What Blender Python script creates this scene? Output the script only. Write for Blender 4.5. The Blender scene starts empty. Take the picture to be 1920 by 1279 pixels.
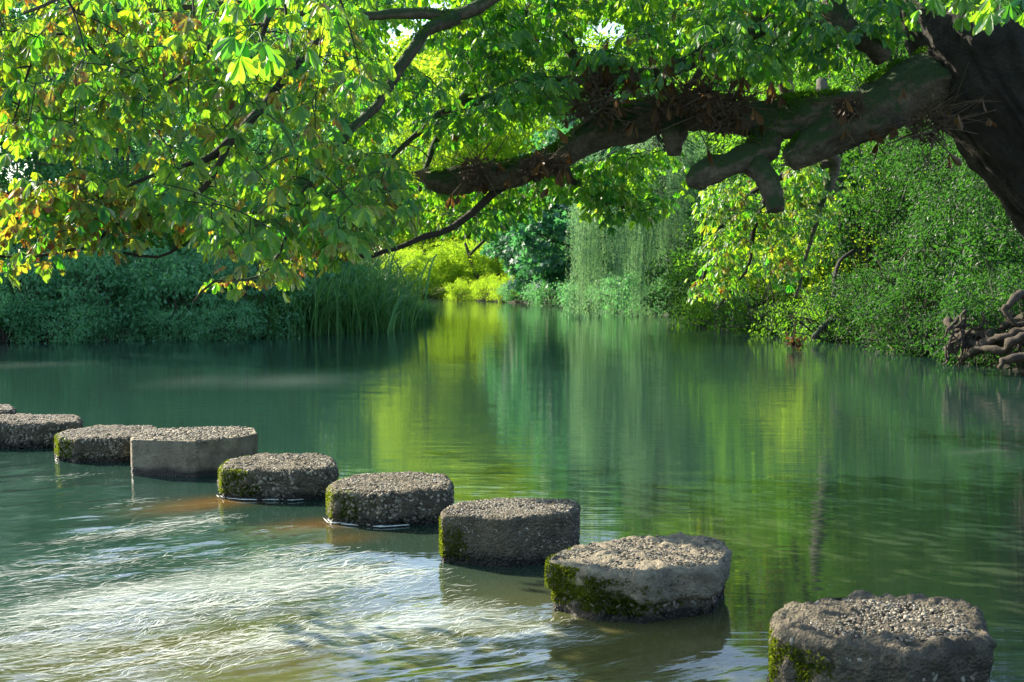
import bpy, math, random
import numpy as np
from mathutils import Vector, noise as mnoise
random.seed(7); RNG = np.random.default_rng(11)
sc = bpy.context.scene
COL = sc.collection
# ------------------------------------------------------------------ camera
LENS = 42.0; W, H = 1920.0, 1279.0
F = W*LENS/36.0; CH = 1.6; HOR = 510.0
PITCH = math.atan((H/2-HOR)/F)
cam = bpy.data.cameras.new('camera'); cam.lens = LENS; cam.sensor_width = 36; cam.clip_end = 600; cam.clip_start = 0.05
cam.dof.use_dof = False
co = bpy.data.objects.new('camera', cam); COL.objects.link(co)
co.location = (0, 0, CH); co.rotation_euler = (math.pi/2-PITCH, 0, 0)
sc.camera = co
cp, sp = math.cos(PITCH), math.sin(PITCH)
def ray(px, py):
    x = (px-W/2)/F; y = -(py-H/2)/F
    return np.array([x, cp + y*sp, -sp + y*cp])     # direction with forward depth about 1
def P(px, py, Y):
    d = ray(px, py); t = Y/d[1]
    return np.array([0, 0, CH]) + d*t
def G(px, py, z=0.0):
    d = ray(px, py); t = (z-CH)/d[2]
    return np.array([0, 0, CH]) + d*t

# ------------------------------------------------------------------ numpy noise
def _h(ix, iy, iz, s):
    n = (ix*374761393 + iy*668265263 + iz*2147483647 + s*974711) & 0xffffffff
    n = (n ^ (n >> 13))*1274126177 & 0xffffffff
    return ((n ^ (n >> 16)) & 0xffff)/65535.0
def vnoise(p, s=0):
    p = np.asarray(p, float); i = np.floor(p).astype(np.int64); f = p-i; f = f*f*(3-2*f)
    r = 0
    for dx in (0, 1):
        for dy in (0, 1):
            for dz in (0, 1):
                w = (f[:, 0] if dx else 1-f[:, 0])*(f[:, 1] if dy else 1-f[:, 1])*(f[:, 2] if dz else 1-f[:, 2])
                r = r + w*_h(i[:, 0]+dx, i[:, 1]+dy, i[:, 2]+dz, s)
    return r*2-1
def fbm(p, o=4, s=0):
    r = 0; a = 1; t = 0
    for k in range(o):
        r = r + a*vnoise(np.asarray(p)*2**k, s+k); t += a; a *= .5
    return r/t
def nrm(v): return v/np.maximum(np.linalg.norm(v, axis=-1, keepdims=True), 1e-9)
def rand_dirs(n, rng=RNG): return nrm(rng.normal(size=(n, 3)))

# ------------------------------------------------------------------ mesh helpers
def mesh_np(name, verts, faces, mat=None, attrs=None, smooth=False):
    """faces: int array (n,k) or a list of such arrays"""
    if not isinstance(faces, list): faces = [faces]
    faces = [f for f in faces if len(f)]
    me = bpy.data.meshes.new(name)
    verts = np.asarray(verts, np.float32)
    me.vertices.add(len(verts)); me.vertices.foreach_set('co', verts.ravel())
    loops = np.concatenate([f.ravel() for f in faces]).astype(np.int32)
    tot = np.concatenate([np.full(len(f), f.shape[1]) for f in faces]).astype(np.int32)
    st = np.concatenate([[0], np.cumsum(tot)[:-1]]).astype(np.int32)
    me.loops.add(len(loops)); me.loops.foreach_set('vertex_index', loops)
    me.polygons.add(len(tot)); me.polygons.foreach_set('loop_start', st)
    me.polygons.foreach_set('use_smooth', np.full(len(tot), smooth, dtype=bool))
    me.update(calc_edges=True)
    for k, v in (attrs or {}).items():
        a = me.attributes.new(k, 'FLOAT', 'POINT'); a.data.foreach_set('value', np.asarray(v, np.float32))
    if mat: me.materials.append(mat)
    return me
def link(name, me, parent=None, loc=None):
    o = bpy.data.objects.new(name, me); COL.objects.link(o)
    if parent: o.parent = parent
    if loc is not None: o.location = loc
    return o
def empty(name, loc, label, cat, group=None, rz=0, s=1, kind=None):
    o = bpy.data.objects.new(name, None); COL.objects.link(o); o.location = loc; o.rotation_euler = (0, 0, rz)
    o.scale = (s, s, s) if not hasattr(s, '__len__') else s
    o.empty_display_size = .2
    return tag(o, label, cat, group, kind)
def tag(o, label=None, cat=None, group=None, kind=None):
    if label: o['label'] = label
    if cat: o['category'] = cat
    if group: o['group'] = group
    if kind: o['kind'] = kind
    return o
class Acc:
    """collects vertex/face blocks"""
    def __init__(s): s.v = []; s.f = {}; s.n = 0; s.a = {}
    def add(s, v, f, **at):
        for q in (f if isinstance(f, list) else [f]):
            if len(q): s.f.setdefault(q.shape[1], []).append(q+s.n)
        s.v.append(v); s.n += len(v)
        for k, x in at.items(): s.a.setdefault(k, []).append(np.broadcast_to(x, (len(v),)))
    def mesh(s, name, mat, smooth=False):
        return mesh_np(name, np.concatenate(s.v), [np.concatenate(q) for q in s.f.values()], mat,
                       {k: np.concatenate(x) for k, x in s.a.items()}, smooth)
# leaf templates: (verts (k,3) in u,v,w ; faces)
T_SIMPLE = (np.array([[0, 0, 0], [.45, .27, .07], [1, 0, -.05], [.45, -.27, .07]]), np.array([[0, 3, 2], [0, 2, 1]]))
T_NARROW = (np.array([[0, 0, 0], [.45, .09, .02], [1, 0, -.08], [.45, -.09, .02]]), np.array([[0, 3, 2], [0, 2, 1]]))
T_LAUREL = (np.array([[0, 0, 0], [.3, .15, .05], [.7, .15, .03], [1, 0, -.08], [.7, -.15, .03], [.3, -.15, .05], [.5, 0, 0.0]]),
            np.array([[0, 6, 1], [1, 6, 2], [2, 6, 3], [3, 6, 4], [4, 6, 5], [5, 6, 0]]))
def _maple():
    v = [[.3, 0, 0]]
    for k, (a, r) in enumerate([(180, .3), (140, .22), (115, .62), (85, .3), (58, .75), (30, .36), (0, .8), (-30, .36), (-58, .75), (-85, .3), (-115, .62), (-140, .22)]):
        v.append([.3+r*math.cos(math.radians(a)), r*math.sin(math.radians(a)), -.12*r*r])
    n = len(v)-1
    return np.array(v), np.array([[0, 1+k, 1+(k+1) % n] for k in range(n)])
T_MAPLE = _maple()
def _leaflet():
    us = [0, .28, .55, .78, .93, 1.0]; hw = [.012, .085, .165, .185, .10, .008]
    v = []; at = []
    for u, h in zip(us, hw):
        z = -.16*u*u
        for s in (-1, 0, 1): v.append([u, s*h, z + (.045*abs(s) if u > 0 else 0)])
    f = []
    for k in range(len(us)-1):
        for j in (0, 1):
            a = k*3+j; f.append([a, a+3, a+4, a+1])
    return np.array(v), np.array(f)
T_CHEST = _leaflet()
def leaves(acc, pos, axis, normal, size, tmpl, rnd, **at):
    tv, tf = tmpl; n = len(pos)
    axis = nrm(axis); side = nrm(np.cross(normal, axis)); normal = np.cross(axis, side)
    size = np.broadcast_to(size, (n,))[:, None, None]
    v = pos[:, None, :] + size*(tv[None, :, 0:1]*axis[:, None, :] + tv[None, :, 1:2]*side[:, None, :] + tv[None, :, 2:3]*normal[:, None, :])
    f = (tf[None] + (np.arange(n)*len(tv))[:, None, None]).reshape(-1, tf.shape[1])
    d = dict(rnd=np.repeat(rnd, len(tv)), lu=np.tile(tv[:, 0], n), lv=np.tile(tv[:, 1]/max(1e-6, np.abs(tv[:, 1]).max()), n))
    for k, x in at.items(): d[k] = np.repeat(np.broadcast_to(x, (n,)), len(tv))
    acc.add(v.reshape(-1, 3), f, **d)
def frames(pts):
    t = nrm(np.gradient(pts, axis=0)); ref = np.array([0, 0, 1.0]) if abs(t[0][2]) < .9 else np.array([1.0, 0, 0])
    a = np.zeros_like(pts); u = nrm(np.cross(t[0], ref))
    for i in range(len(pts)):
        u = u-t[i]*np.dot(u, t[i]); u = nrm(u); a[i] = u
    return t, a, np.cross(t, a)
def tube(acc, pts, rad, sides=6, cap=True, rough=0, rfreq=3, seed=0, fiss=0, **at):
    pts = np.asarray(pts, float); m = len(pts); rad = np.broadcast_to(rad, (m,))
    t, a, b = frames(pts); th = np.linspace(0, 2*math.pi, sides, endpoint=False)
    dirs = a[:, None]*np.cos(th)[None, :, None] + b[:, None]*np.sin(th)[None, :, None]
    v = pts[:, None] + dirs*rad[:, None, None]
    if rough:
        nn = fbm(v.reshape(-1, 3)*rfreq, 4, seed).reshape(m, sides)
        v = pts[:, None] + dirs*(rad[:, None]*(1+rough*nn))[:, :, None]
    i = np.arange(m-1)[:, None]*sides; j = np.arange(sides)[None]; j2 = (j+1) % sides
    f = np.stack([i+j, i+j2, i+sides+j2, i+sides+j], -1).reshape(-1, 4)
    if fiss:
        al = np.cumsum(np.concatenate([[0], np.linalg.norm(np.diff(pts, axis=0), axis=1)]))
        cc = np.stack([np.cos(th), np.sin(th)], -1)[None]*np.maximum(rad, .05)[:, None, None]*13+seed*3
        p3 = np.concatenate([cc, np.broadcast_to((al*2.6)[:, None, None], (m, sides, 1))], -1).reshape(-1, 3)
        p3 = p3+fbm(p3*.5, 2, 9)[:, None]*1.2
        rd = (np.abs(fbm(p3, 3, seed+40))**.6-.35).reshape(m, sides)
        v = v+dirs*(rd*fiss)[:, :, None]
    v = v.reshape(-1, 3); fs = [f]
    if cap:
        v = np.concatenate([v, pts[:1], pts[-1:]]); n0 = m*sides
        k = np.arange(sides); k2 = (k+1) % sides
        fs.append(np.stack([np.full(sides, n0), k2, k], -1)); fs.append(np.stack([np.full(sides, n0+1), (m-1)*sides+k, (m-1)*sides+k2], -1))
    acc.add(v, fs, **at)
def smooth_path(p, step):
    """Catmull-Rom through rows of p (any number of columns; first 3 are position)"""
    p = np.asarray(p, float); q = np.vstack([2*p[0]-p[1], p, 2*p[-1]-p[-2]]); out = []
    for i in range(1, len(q)-2):
        n = max(2, int(np.linalg.norm(q[i+1][:3]-q[i][:3])/step))
        t = np.linspace(0, 1, n, endpoint=False)[:, None]
        out.append(.5*(2*q[i]+(q[i+1]-q[i-1])*t+(2*q[i-1]-5*q[i]+4*q[i+1]-q[i+2])*t*t+(3*q[i]-q[i-1]-3*q[i+1]+q[i+2])*t**3))
    out.append(q[-2][None]); return np.vstack(out)

# ------------------------------------------------------------------ materials
class NT:
    def __init__(s, name):
        s.m = bpy.data.materials.new(name); s.m.use_nodes = True; s.t = s.m.node_tree; s.t.nodes.clear()
        s.out = s.t.nodes.new('ShaderNodeOutputMaterial')
    def n(s, typ, ins=None, **kw):
        nd = s.t.nodes.new('ShaderNode'+typ)
        for k, v in kw.items(): setattr(nd, k, v)
        for k, v in (ins or {}).items():
            if isinstance(v, bpy.types.NodeSocket): s.t.links.new(v, nd.inputs[k])
            else: nd.inputs[k].default_value = v
        return nd
    def mix(s, f, a, b, bt='MIX'):
        nd = s.t.nodes.new('ShaderNodeMix'); nd.data_type = 'RGBA'; nd.blend_type = bt
        for i, v in ((0, f), (6, a), (7, b)):
            if isinstance(v, bpy.types.NodeSocket): s.t.links.new(v, nd.inputs[i])
            else: nd.inputs[i].default_value = (v if i == 0 else (tuple(v)+(1,) if len(v) == 3 else v))
        return nd.outputs[2]
    def math(s, op, a, b=0.0, c=None, clamp=False):
        nd = s.t.nodes.new('ShaderNodeMath'); nd.operation = op; nd.use_clamp = clamp
        for i, v in enumerate([a, b] + ([c] if c is not None else [])):
            if isinstance(v, bpy.types.NodeSocket): s.t.links.new(v, nd.inputs[i])
            else: nd.inputs[i].default_value = v
        return nd.outputs[0]
    def ramp(s, f, lo, hi, a=0.0, b=1.0):
        return s.n('MapRange', {0: f, 1: lo, 2: hi, 3: a, 4: b}, clamp=True).outputs[0]
    def noise(s, scale, detail=4, rough=.55, vec=None, dist=0):
        nd = s.n('TexNoise', {'Scale': scale, 'Detail': detail, 'Roughness': rough, 'Distortion': dist})
        if vec is None: vec = s.pos()
        s.t.links.new(vec, nd.inputs['Vector']); return nd
    def pos(s):
        if not hasattr(s, '_p'): s._p = s.n('TexCoord').outputs['Object']
        return s._p
    def attr(s, name): return s.n('Attribute', attribute_name=name).outputs['Fac']
    def bump(s, h, strength, dist, normal=None):
        d = {'Height': h, 'Strength': strength, 'Distance': dist}
        return s.n('Bump', d).outputs[0]
    def done(s, sh): s.t.links.new(sh, s.out.inputs[0]); return s.m
def leaf_mat(name, c1, c2, trans=1.0, tcol=None, gloss=.12, rough=.5, autumn=False):
    """c1,c2: reflectance range; tcol: transmitted tint (light through a leaf is yellower)"""
    N = NT(name); r = N.attr('rnd')
    base = N.mix(r, c1, c2)
    t1 = N.mix(r, *(tcol or ([c*1.6 for c in c1], [c*1.8 for c in c2])))
    if autumn:
        age = N.attr('age'); lu = N.attr('lu'); lv = N.math('ABSOLUTE', N.attr('lv'))
        yel = N.ramp(age, .40, .95)
        base = N.mix(yel, base, (.19, .15, .02)); t1 = N.mix(yel, t1, (.58, .42, .03))
        nz = N.noise(26, 3, .6).outputs[0]
        e = N.math('ADD', N.math('MULTIPLY', lv, .16), N.math('MULTIPLY', lu, .12))
        k = N.math('ADD', N.math('ADD', nz, e), N.math('MULTIPLY', age, .36))
        br = N.ramp(k, .98, 1.03)
        base = N.mix(br, base, (.17, .065, .02)); t1 = N.mix(br, t1, (.33, .09, .015))
        # ribs: pale veins either side of the midrib
        ph = N.math('MULTIPLY', N.math('SUBTRACT', lu, N.math('MULTIPLY', lv, .10)), 75.0)
        rib = N.math('MULTIPLY', N.math('SINE', ph), .5)
        base = N.mix(N.ramp(rib, .2, .5, 0, .22), base, (.17, .22, .09))
    df = N.n('BsdfDiffuse', {'Color': base}).outputs[0]
    tr = N.n('BsdfTranslucent', {'Color': t1}).outputs[0]
    add = N.n('MixShader', {0: .5*trans, 1: df, 2: tr}).outputs[0]
    gl = N.n('BsdfGlossy', {'Color': (1, 1, 1, 1), 'Roughness': rough}).outputs[0]
    fr = N.n('Fresnel', {'IOR': 1.4}).outputs[0]
    f = N.math('MINIMUM', N.math('MULTIPLY', N.math('ADD', fr, .02), gloss*7), gloss*1.3)
    return N.done(N.n('MixShader', {0: f, 1: add, 2: gl}).outputs[0])
M = {}
SAZ = np.array([-.80, .60]); EL = math.radians(30)
SUNV = np.array([SAZ[0]*math.cos(EL), SAZ[1]*math.cos(EL), math.sin(EL)])
M['chestnut'] = leaf_mat('chestnut leaf', (.018, .085, .036), (.042, .14, .042), tcol=((.10, .54, .02), (.50, .86, .02)), gloss=.075, autumn=True)
M['teal'] = leaf_mat('nettle leaf', (.06, .20, .10), (.13, .33, .14), tcol=((.10, .40, .12), (.22, .56, .13)), gloss=.045)
M['fresh'] = leaf_mat('lime leaf', (.07, .17, .02), (.13, .25, .03), tcol=((.42, .74, .02), (.70, .92, .05)), gloss=.015)
M['hazel'] = leaf_mat('hazel leaf', (.024, .085, .016), (.05, .13, .022), tcol=((.14, .45, .02), (.32, .62, .03)), gloss=.02)
M['maple'] = leaf_mat('sycamore leaf', (.045, .14, .09), (.08, .21, .12), tcol=((.06, .26, .07), (.10, .34, .08)), gloss=.03)
M['willow'] = leaf_mat('willow leaf', (.09, .23, .16), (.16, .32, .19), tcol=((.18, .44, .18), (.38, .62, .18)), gloss=.03)
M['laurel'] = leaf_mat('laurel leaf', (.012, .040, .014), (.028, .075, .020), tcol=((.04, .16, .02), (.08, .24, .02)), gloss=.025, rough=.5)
M['reed'] = leaf_mat('reed blade', (.07, .22, .075), (.17, .33, .10), tcol=((.08, .26, .04), (.2, .42, .06)), gloss=.02)
M['moss'] = leaf_mat('moss', (.035, .060, .008), (.10, .14, .015), tcol=((.10, .15, .01), (.26, .32, .02)), gloss=.01)
M['limbmoss'] = leaf_mat('limb moss', (.05, .13, .012), (.11, .22, .02), tcol=((.08, .22, .01), (.16, .38, .02)), gloss=.01)
M['dead'] = leaf_mat('withered leaf', (.06, .033, .016), (.14, .075, .032), tcol=((.16, .07, .02), (.32, .16, .04)), gloss=.03)
def bark(name, c1, c2, moss=0.0, scale=1):
    N = NT(name); nz = N.noise(9*scale, 8, .75); fine = N.noise(55*scale, 6, .7)
    c = N.mix(N.ramp(nz.outputs[0], .35, .68), c1, c2)
    c = N.mix(N.ramp(fine.outputs[0], .5, .7, 0, .5), c, tuple(x*.45 for x in c1))
    if moss:
        up = N.n('SeparateXYZ', {0: N.n('NewGeometry').outputs['Normal']}).outputs[2]
        k = N.math('ADD', up, N.math('MULTIPLY', N.math('SUBTRACT', N.noise(4, 5, .7).outputs[0], .5), 2.6))
        c = N.mix(N.ramp(k, .35-moss, .75-moss), c, (.035, .072, .016))
    b = N.bump(N.math('ADD', nz.outputs[0], N.math('MULTIPLY', fine.outputs[0], .5)), 1.0, .06/scale)
    return N.done(N.n('BsdfPrincipled', {'Base Color': c, 'Roughness': .85, 'Normal': b}).outputs[0])
M['bark'] = bark('chestnut bark', (.055, .044, .028), (.27, .22, .15), .5)
M['twig'] = bark('twig', (.035, .030, .020), (.07, .055, .035), 0)
M['deadtwig'] = bark('dry twig', (.10, .065, .04), (.18, .12, .07), 0)
M['greybark'] = bark('grey bark', (.07, .06, .045), (.17, .15, .11), .1)
M['root'] = bark('root', (.035, .026, .015), (.12, .09, .055), 0)
M['darkbark'] = bark('shaded mossy bark', (.012, .010, .007), (.045, .036, .024), .1)  # darker copy of the bark, the trunk's shade put into its colour
M['splinter'] = bark('broken wood', (.22, .17, .10), (.38, .31, .2), 0, 2)
N = NT('earth'); nz = N.noise(2.2, 8, .7)
c = N.mix(N.ramp(nz.outputs[0], .35, .65), (.016, .012, .007), (.042, .030, .017)); g = N.noise(30, 4, .7)
c = N.mix(N.ramp(g.outputs[0], .52, .62, 0, .8), c, (.04, .055, .018))
M['earth'] = N.done(N.n('BsdfPrincipled', {'Base Color': c, 'Roughness': .9, 'Normal': N.bump(nz.outputs[0], 1, .15)}).outputs[0])

def stone_mat(name, c1, c2, pits=.5):
    N = NT(name); a = N.noise(5, 7, .65); b = N.noise(42, 8, .8); v = N.n('TexVoronoi', {'Scale': 75, 'Vector': N.pos()})
    c = N.mix(N.ramp(a.outputs[0], .3, .7), c1, c2)
    c = N.mix(N.ramp(b.outputs[0], .5, .72, 0, .6), c, tuple(x*.4 for x in c1))
    lich = N.noise(9, 5, .75)
    c = N.mix(N.ramp(lich.outputs[0], .55, .68, 0, .5), c, (.13, .15, .06))
    big = N.noise(3.2, 6, .7); c = N.mix(N.ramp(big.outputs[0], .52, .66, 0, .65), c, tuple(x*.35 for x in c1))
    c = N.mix(N.ramp(N.noise(14, 6, .8).outputs[0], .56, .66, 0, .6), c, tuple(x*1.35 for x in c2))
    z = N.n('SeparateXYZ', {0: N.n('NewGeometry').outputs['Position']}).outputs[2]
    wz = N.math('ADD', z, N.math('MULTIPLY', N.math('SUBTRACT', a.outputs[0], .5), .12))
    wet = N.ramp(wz, .035, .085, 1, 0)
    c = N.mix(wet, c, (.018, .018, .012))
    h = N.math('ADD', N.math('MULTIPLY', b.outputs[0], 1.0), N.math('MULTIPLY', v.outputs[0], pits))
    r = N.math('SUBTRACT', .85, N.math('MULTIPLY', wet, .5))
    return N.done(N.n('BsdfPrincipled', {'Base Color': c, 'Roughness': r, 'Normal': N.bump(h, 1.0, .03)}).outputs[0])
M['concrete'] = stone_mat('weathered concrete', (.20, .165, .11), (.42, .36, .25))
M['rough'] = stone_mat('rough aggregate', (.08, .066, .044), (.21, .175, .115), 1)
M['rock'] = stone_mat('grey rock', (.12, .12, .11), (.24, .24, .22), 1)
N = NT('flint pebbles'); r = N.attr('rnd'); cr = N.n('ValToRGB', {0: r}); e = cr.color_ramp
for p, q in ((0, (.045, .035, .025)), (.25, (.14, .105, .068)), (.5, (.27, .19, .115)), (.72, (.34, .26, .17)), (.86, (.2, .10, .05)), (1, (.33, .29, .22))):
    if p in (0, 1): el = e.elements[0 if p == 0 else 1]
    else: el = e.elements.new(p)
    el.position = p; el.color = q+(1,)
z = N.n('SeparateXYZ', {0: N.n('NewGeometry').outputs['Position']}).outputs[2]
wet = N.ramp(N.math('ADD', z, N.math('MULTIPLY', N.noise(6, 4).outputs[0], .08)), .06, .12, 1, 0)
nz = N.noise(45, 4, .7).outputs[0]
c = N.mix(N.ramp(nz, .4, .7, 0, .55), cr.outputs[0], (.08, .07, .05)); c = N.mix(wet, c, (.02, .02, .013))
M['pebble'] = N.done(N.n('BsdfPrincipled', {'Base Color': c, 'Roughness': .8, 'Normal': N.bump(nz, .5, .006)}).outputs[0])

# water
FLOW = math.atan2(-.47, -.88)
N = NT('river water')
pos = N.n('NewGeometry').outputs['Position']
def mapped(rot, scale):
    return N.n('Mapping', {'Vector': N.n('VectorRotate', {'Vector': pos, 'Angle': rot}, rotation_type='Z_AXIS').outputs[0], 'Scale': scale}).outputs[0]
calm = N.ramp(N.attr('rapid'), 0, 1)
rip1 = N.noise(1.0, 2, .6, mapped(0, (.9, 16, 1))).outputs[1]
rip2 = N.noise(1.0, 2, .6, mapped(.06, (3.5, 60, 1))).outputs[1]
r1 = N.n('VectorMath', {0: rip1, 1: (.5, .5, .5)}, operation='SUBTRACT').outputs[0]
r2 = N.n('VectorMath', {0: rip2, 1: (.5, .5, .5)}, operation='SUBTRACT').outputs[0]
s1 = N.n('VectorMath', {0: r1, 1: (.003, .05, 0)}, operation='MULTIPLY').outputs[0]
s2 = N.n('VectorMath', {0: r2, 1: (.004, .10, 0)}, operation='MULTIPLY').outputs[0]
fl = N.noise(1.0, 5, .65, mapped(-FLOW, (2.0, 14, 1)), 1.5).outputs[1]
f2 = N.n('VectorMath', {0: fl, 1: (.5, .5, .5)}, operation='SUBTRACT').outputs[0]
f3 = N.n('VectorMath', {0: f2, 'Scale': N.math('MULTIPLY', calm, .32)}, operation='SCALE').outputs[0]
f3 = N.n('VectorMath', {0: f3, 1: (1, 1, 0)}, operation='MULTIPLY').outputs[0]
gn = N.n('NewGeometry').outputs['Normal']
sm = gn
for q in (s1, s2, f3): sm = N.n('VectorMath', {0: sm, 1: q}, operation='ADD').outputs[0]
nn = N.n('VectorMath', {0: sm}, operation='NORMALIZE').outputs[0]
mk = N.noise(.35, 3, .5, pos).outputs[0]
body = N.mix(N.attr('silt'), (.014, .036, .029), (.085, .080, .026))
body = N.mix(N.attr('shallow'), body, (.12, .065, .015))
body = N.mix(N.ramp(mk, .3, .7, 0, .3), body, (.014, .038, .022))
water = N.n('BsdfPrincipled', {'Base Color': body, 'Roughness': .035, 'IOR': 1.42, 'Normal': nn}).outputs[0]
st1 = N.noise(1.0, 8, .72, mapped(-FLOW, (2.4, 22, 1)), 2.2).outputs[0]
st2 = N.noise(1.0, 6, .75, mapped(-FLOW+.3, (9, 34, 1)), 3.0).outputs[0]
foam = N.attr('foam')
k = N.math('ADD', N.math('MULTIPLY', st1, .75), N.math('MULTIPLY', st2, .5))
k = N.math('ADD', k, N.math('MULTIPLY', foam, .42))
wh = N.math('MULTIPLY', N.ramp(k, .80, 1.14), N.ramp(foam, .02, .3), clamp=True)
film = N.n('BsdfPrincipled', {'Base Color': (.27, .33, .29, 1), 'Roughness': .6, 'Normal': nn}).outputs[0]
M['water'] = N.done(N.n('MixShader', {0: N.math('MAXIMUM', N.math('MULTIPLY', wh, .5), N.attr('scum')), 1: water, 2: film}).outputs[0])
N = NT('foam thread')
M['foam'] = N.done(N.n('MixShader', {0: .62, 1: N.n('BsdfTransparent').outputs[0], 2: N.n('BsdfDiffuse', {'Color': (.7, .74, .7, 1)}).outputs[0]}).outputs[0])

# ------------------------------------------------------------------ terrain and river
LB = [G(x, y)[:2] for x, y in ((-300, 650), (0, 641), (130, 637), (300, 633), (480, 625), (640, 613), (760, 600), (815, 593))]
FB = [G(x, y)[:2] for x, y in ((640, 559), (820, 561), (960, 567), (1110, 577), (1240, 590), (1300, 600), (1400, 612), (1540, 628), (1640, 640), (1720, 655), (1800, 672), (1930, 702))]
river = np.array([(-60, -14), (-60, 26)] + [tuple(p) for p in LB] + [(-10, 62), (-30, 74), (-30, 84)] + [tuple(p) for p in FB] +
                 [(6.3, 13.5), (4.95, 10.8), (4.3, 7.5), (4.3, 3), (4.3, -14)])
def river_sd(x, y):
    """negative inside the river"""
    p = np.stack([x, y], -1); d = np.full(len(p), 1e9); ins = np.zeros(len(p), bool)
    for a, b in zip(river, np.roll(river, -1, 0)):
        e = b-a; w = p-a; t = np.clip((w@e)/(e@e), 0, 1); q = w-t[:, None]*e; d = np.minimum(d, (q*q).sum(1))
        c = ((a[1] <= p[:, 1]) != (b[1] <= p[:, 1])); 
        xi = a[0]+(p[:, 1]-a[1])/(e[1] if abs(e[1]) > 1e-9 else 1e-9)*e[0]
        ins ^= c & (p[:, 0] < xi)
    return np.sqrt(d)*np.where(ins, -1, 1)
def ground_z(x, y):
    x = np.atleast_1d(np.asarray(x, float)); y = np.atleast_1d(np.asarray(y, float))
    s = river_sd(x, y); n = fbm(np.stack([x*.5, y*.5, x*0], -1), 4)
    right = np.clip((x-2)/4, 0, 1)*np.clip((45-y)/15, 0, 1)
    up = np.where(s > 0, (1-np.exp(-s/.7))*.45 + right*(1-np.exp(-np.maximum(s-.3, 0)/2.5))*1.9 + .02*s, 0)
    dn = np.where(s < 0, np.maximum(s*.35, -.6), 0)
    return up + dn + n*.14*np.clip(s+.6, 0.1, 1.5)
def axis(lo, a, b, hi, fine, coarse):
    return np.concatenate([np.arange(lo, a, coarse), np.arange(a, b, fine), np.arange(b, hi+coarse, coarse)])
def grid(xs, ys, zf):
    X, Y = np.meshgrid(xs, ys); x = X.ravel(); y = Y.ravel(); z = zf(x, y)
    nx = len(xs); i = np.arange(len(ys)-1)[:, None]*nx+np.arange(nx-1)[None]
    return np.stack([x, y, z], -1), np.stack([i, i+1, i+nx+1, i+nx], -1).reshape(-1, 4)
v, f = grid(axis(-300, -20, 20, 300, .3, 8), axis(-60, 8, 66, 400, .3, 8), ground_z)
tag(link('ground', mesh_np('ground', v, f, M['earth'], smooth=True)), kind='structure')

# stones: top outline in photo pixels, height of the top above the water
STONES = [
 (.27, [(1447,1146),(1476,1130),(1549,1116),(1622,1110),(1733,1117),(1815,1124),(1840,1142),(1853,1177),(1862,1203),(1715,1222),(1546,1206),(1452,1180)], 'gravel',
  'nearest grey stepping stone, wide with loose gravel top, cut by the bottom edge', 3),
 (.235, [(1027,1042),(1068,1026),(1179,1005),(1278,1001),(1358,1009),(1371,1026),(1352,1060),(1208,1078),(1110,1071),(1025,1052)], 'slab',
  'stepping stone with a pale chipped concrete cap overhanging a dark mossy base', 2),
 (.27, [(826,957),(858,941),(946,934),(1076,936),(1088,943),(1070,963),(957,972),(830,965)], 'fine',
  'squared grey stepping stone with a sharp front corner, just left of the chipped capped one', 3),
 (.22, [(613,910),(632,898),(674,888),(771,883),(838,888),(850,901),(838,917),(716,924),(622,918)], 'pebbly',
  'pebbly stepping stone with moss on its left end, fourth from the bottom right', 3),
 (.217, [(411,872),(426,860),(485,850),(603,849),(626,856),(632,869),(620,877),(548,882),(459,881),(416,878)], 'pebbly',
  'rounded pebbly stepping stone thick with moss, just right of the smooth sided one', 3),
 (.285, [(244,820),(257,812),(295,804),(443,799),(476,802),(483,813),(453,819),(370,827),(246,824)], 'smooth',
  'tall stepping stone with smooth flat concrete sides and a pebble top', 2),
 (.207, [(103,813),(122,806),(190,797),(291,797),(300,804),(285,815),(230,821),(147,821),(110,818)], 'pebbly',
  'low mossy stepping stone half hidden behind the smooth sided one on its right', 3),
 (.225, [(-62,786),(-30,779),(34,777),(145,777),(154,782),(150,791),(84,794),(-10,794),(-55,791)], 'pebbly',
  'dark low stepping stone cut by the left edge of the picture', 3),
 (.215, [(-75,766),(-55,760),(0,758),(21,758),(29,763),(26,769),(-10,771),(-65,771)], 'pebbly',
  'farthest stepping stone, only its right end in view at the left edge', 3),
]
def ico():
    t = (1+5**.5)/2
    v = nrm(np.array([(-1,t,0),(1,t,0),(-1,-t,0),(1,-t,0),(0,-1,t),(0,1,t),(0,-1,-t),(0,1,-t),(t,0,-1),(t,0,1),(-t,0,-1),(-t,0,1)], float))
    f = np.array([(0,11,5),(0,5,1),(0,1,7),(0,7,10),(0,10,11),(1,5,9),(5,11,4),(11,10,2),(10,7,6),(7,1,8),(3,9,4),(3,4,2),(3,2,6),(3,6,8),(3,8,9),(4,9,5),(2,4,11),(6,2,10),(8,6,7),(9,8,1)])
    return v, f
ICO = ico()
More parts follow.
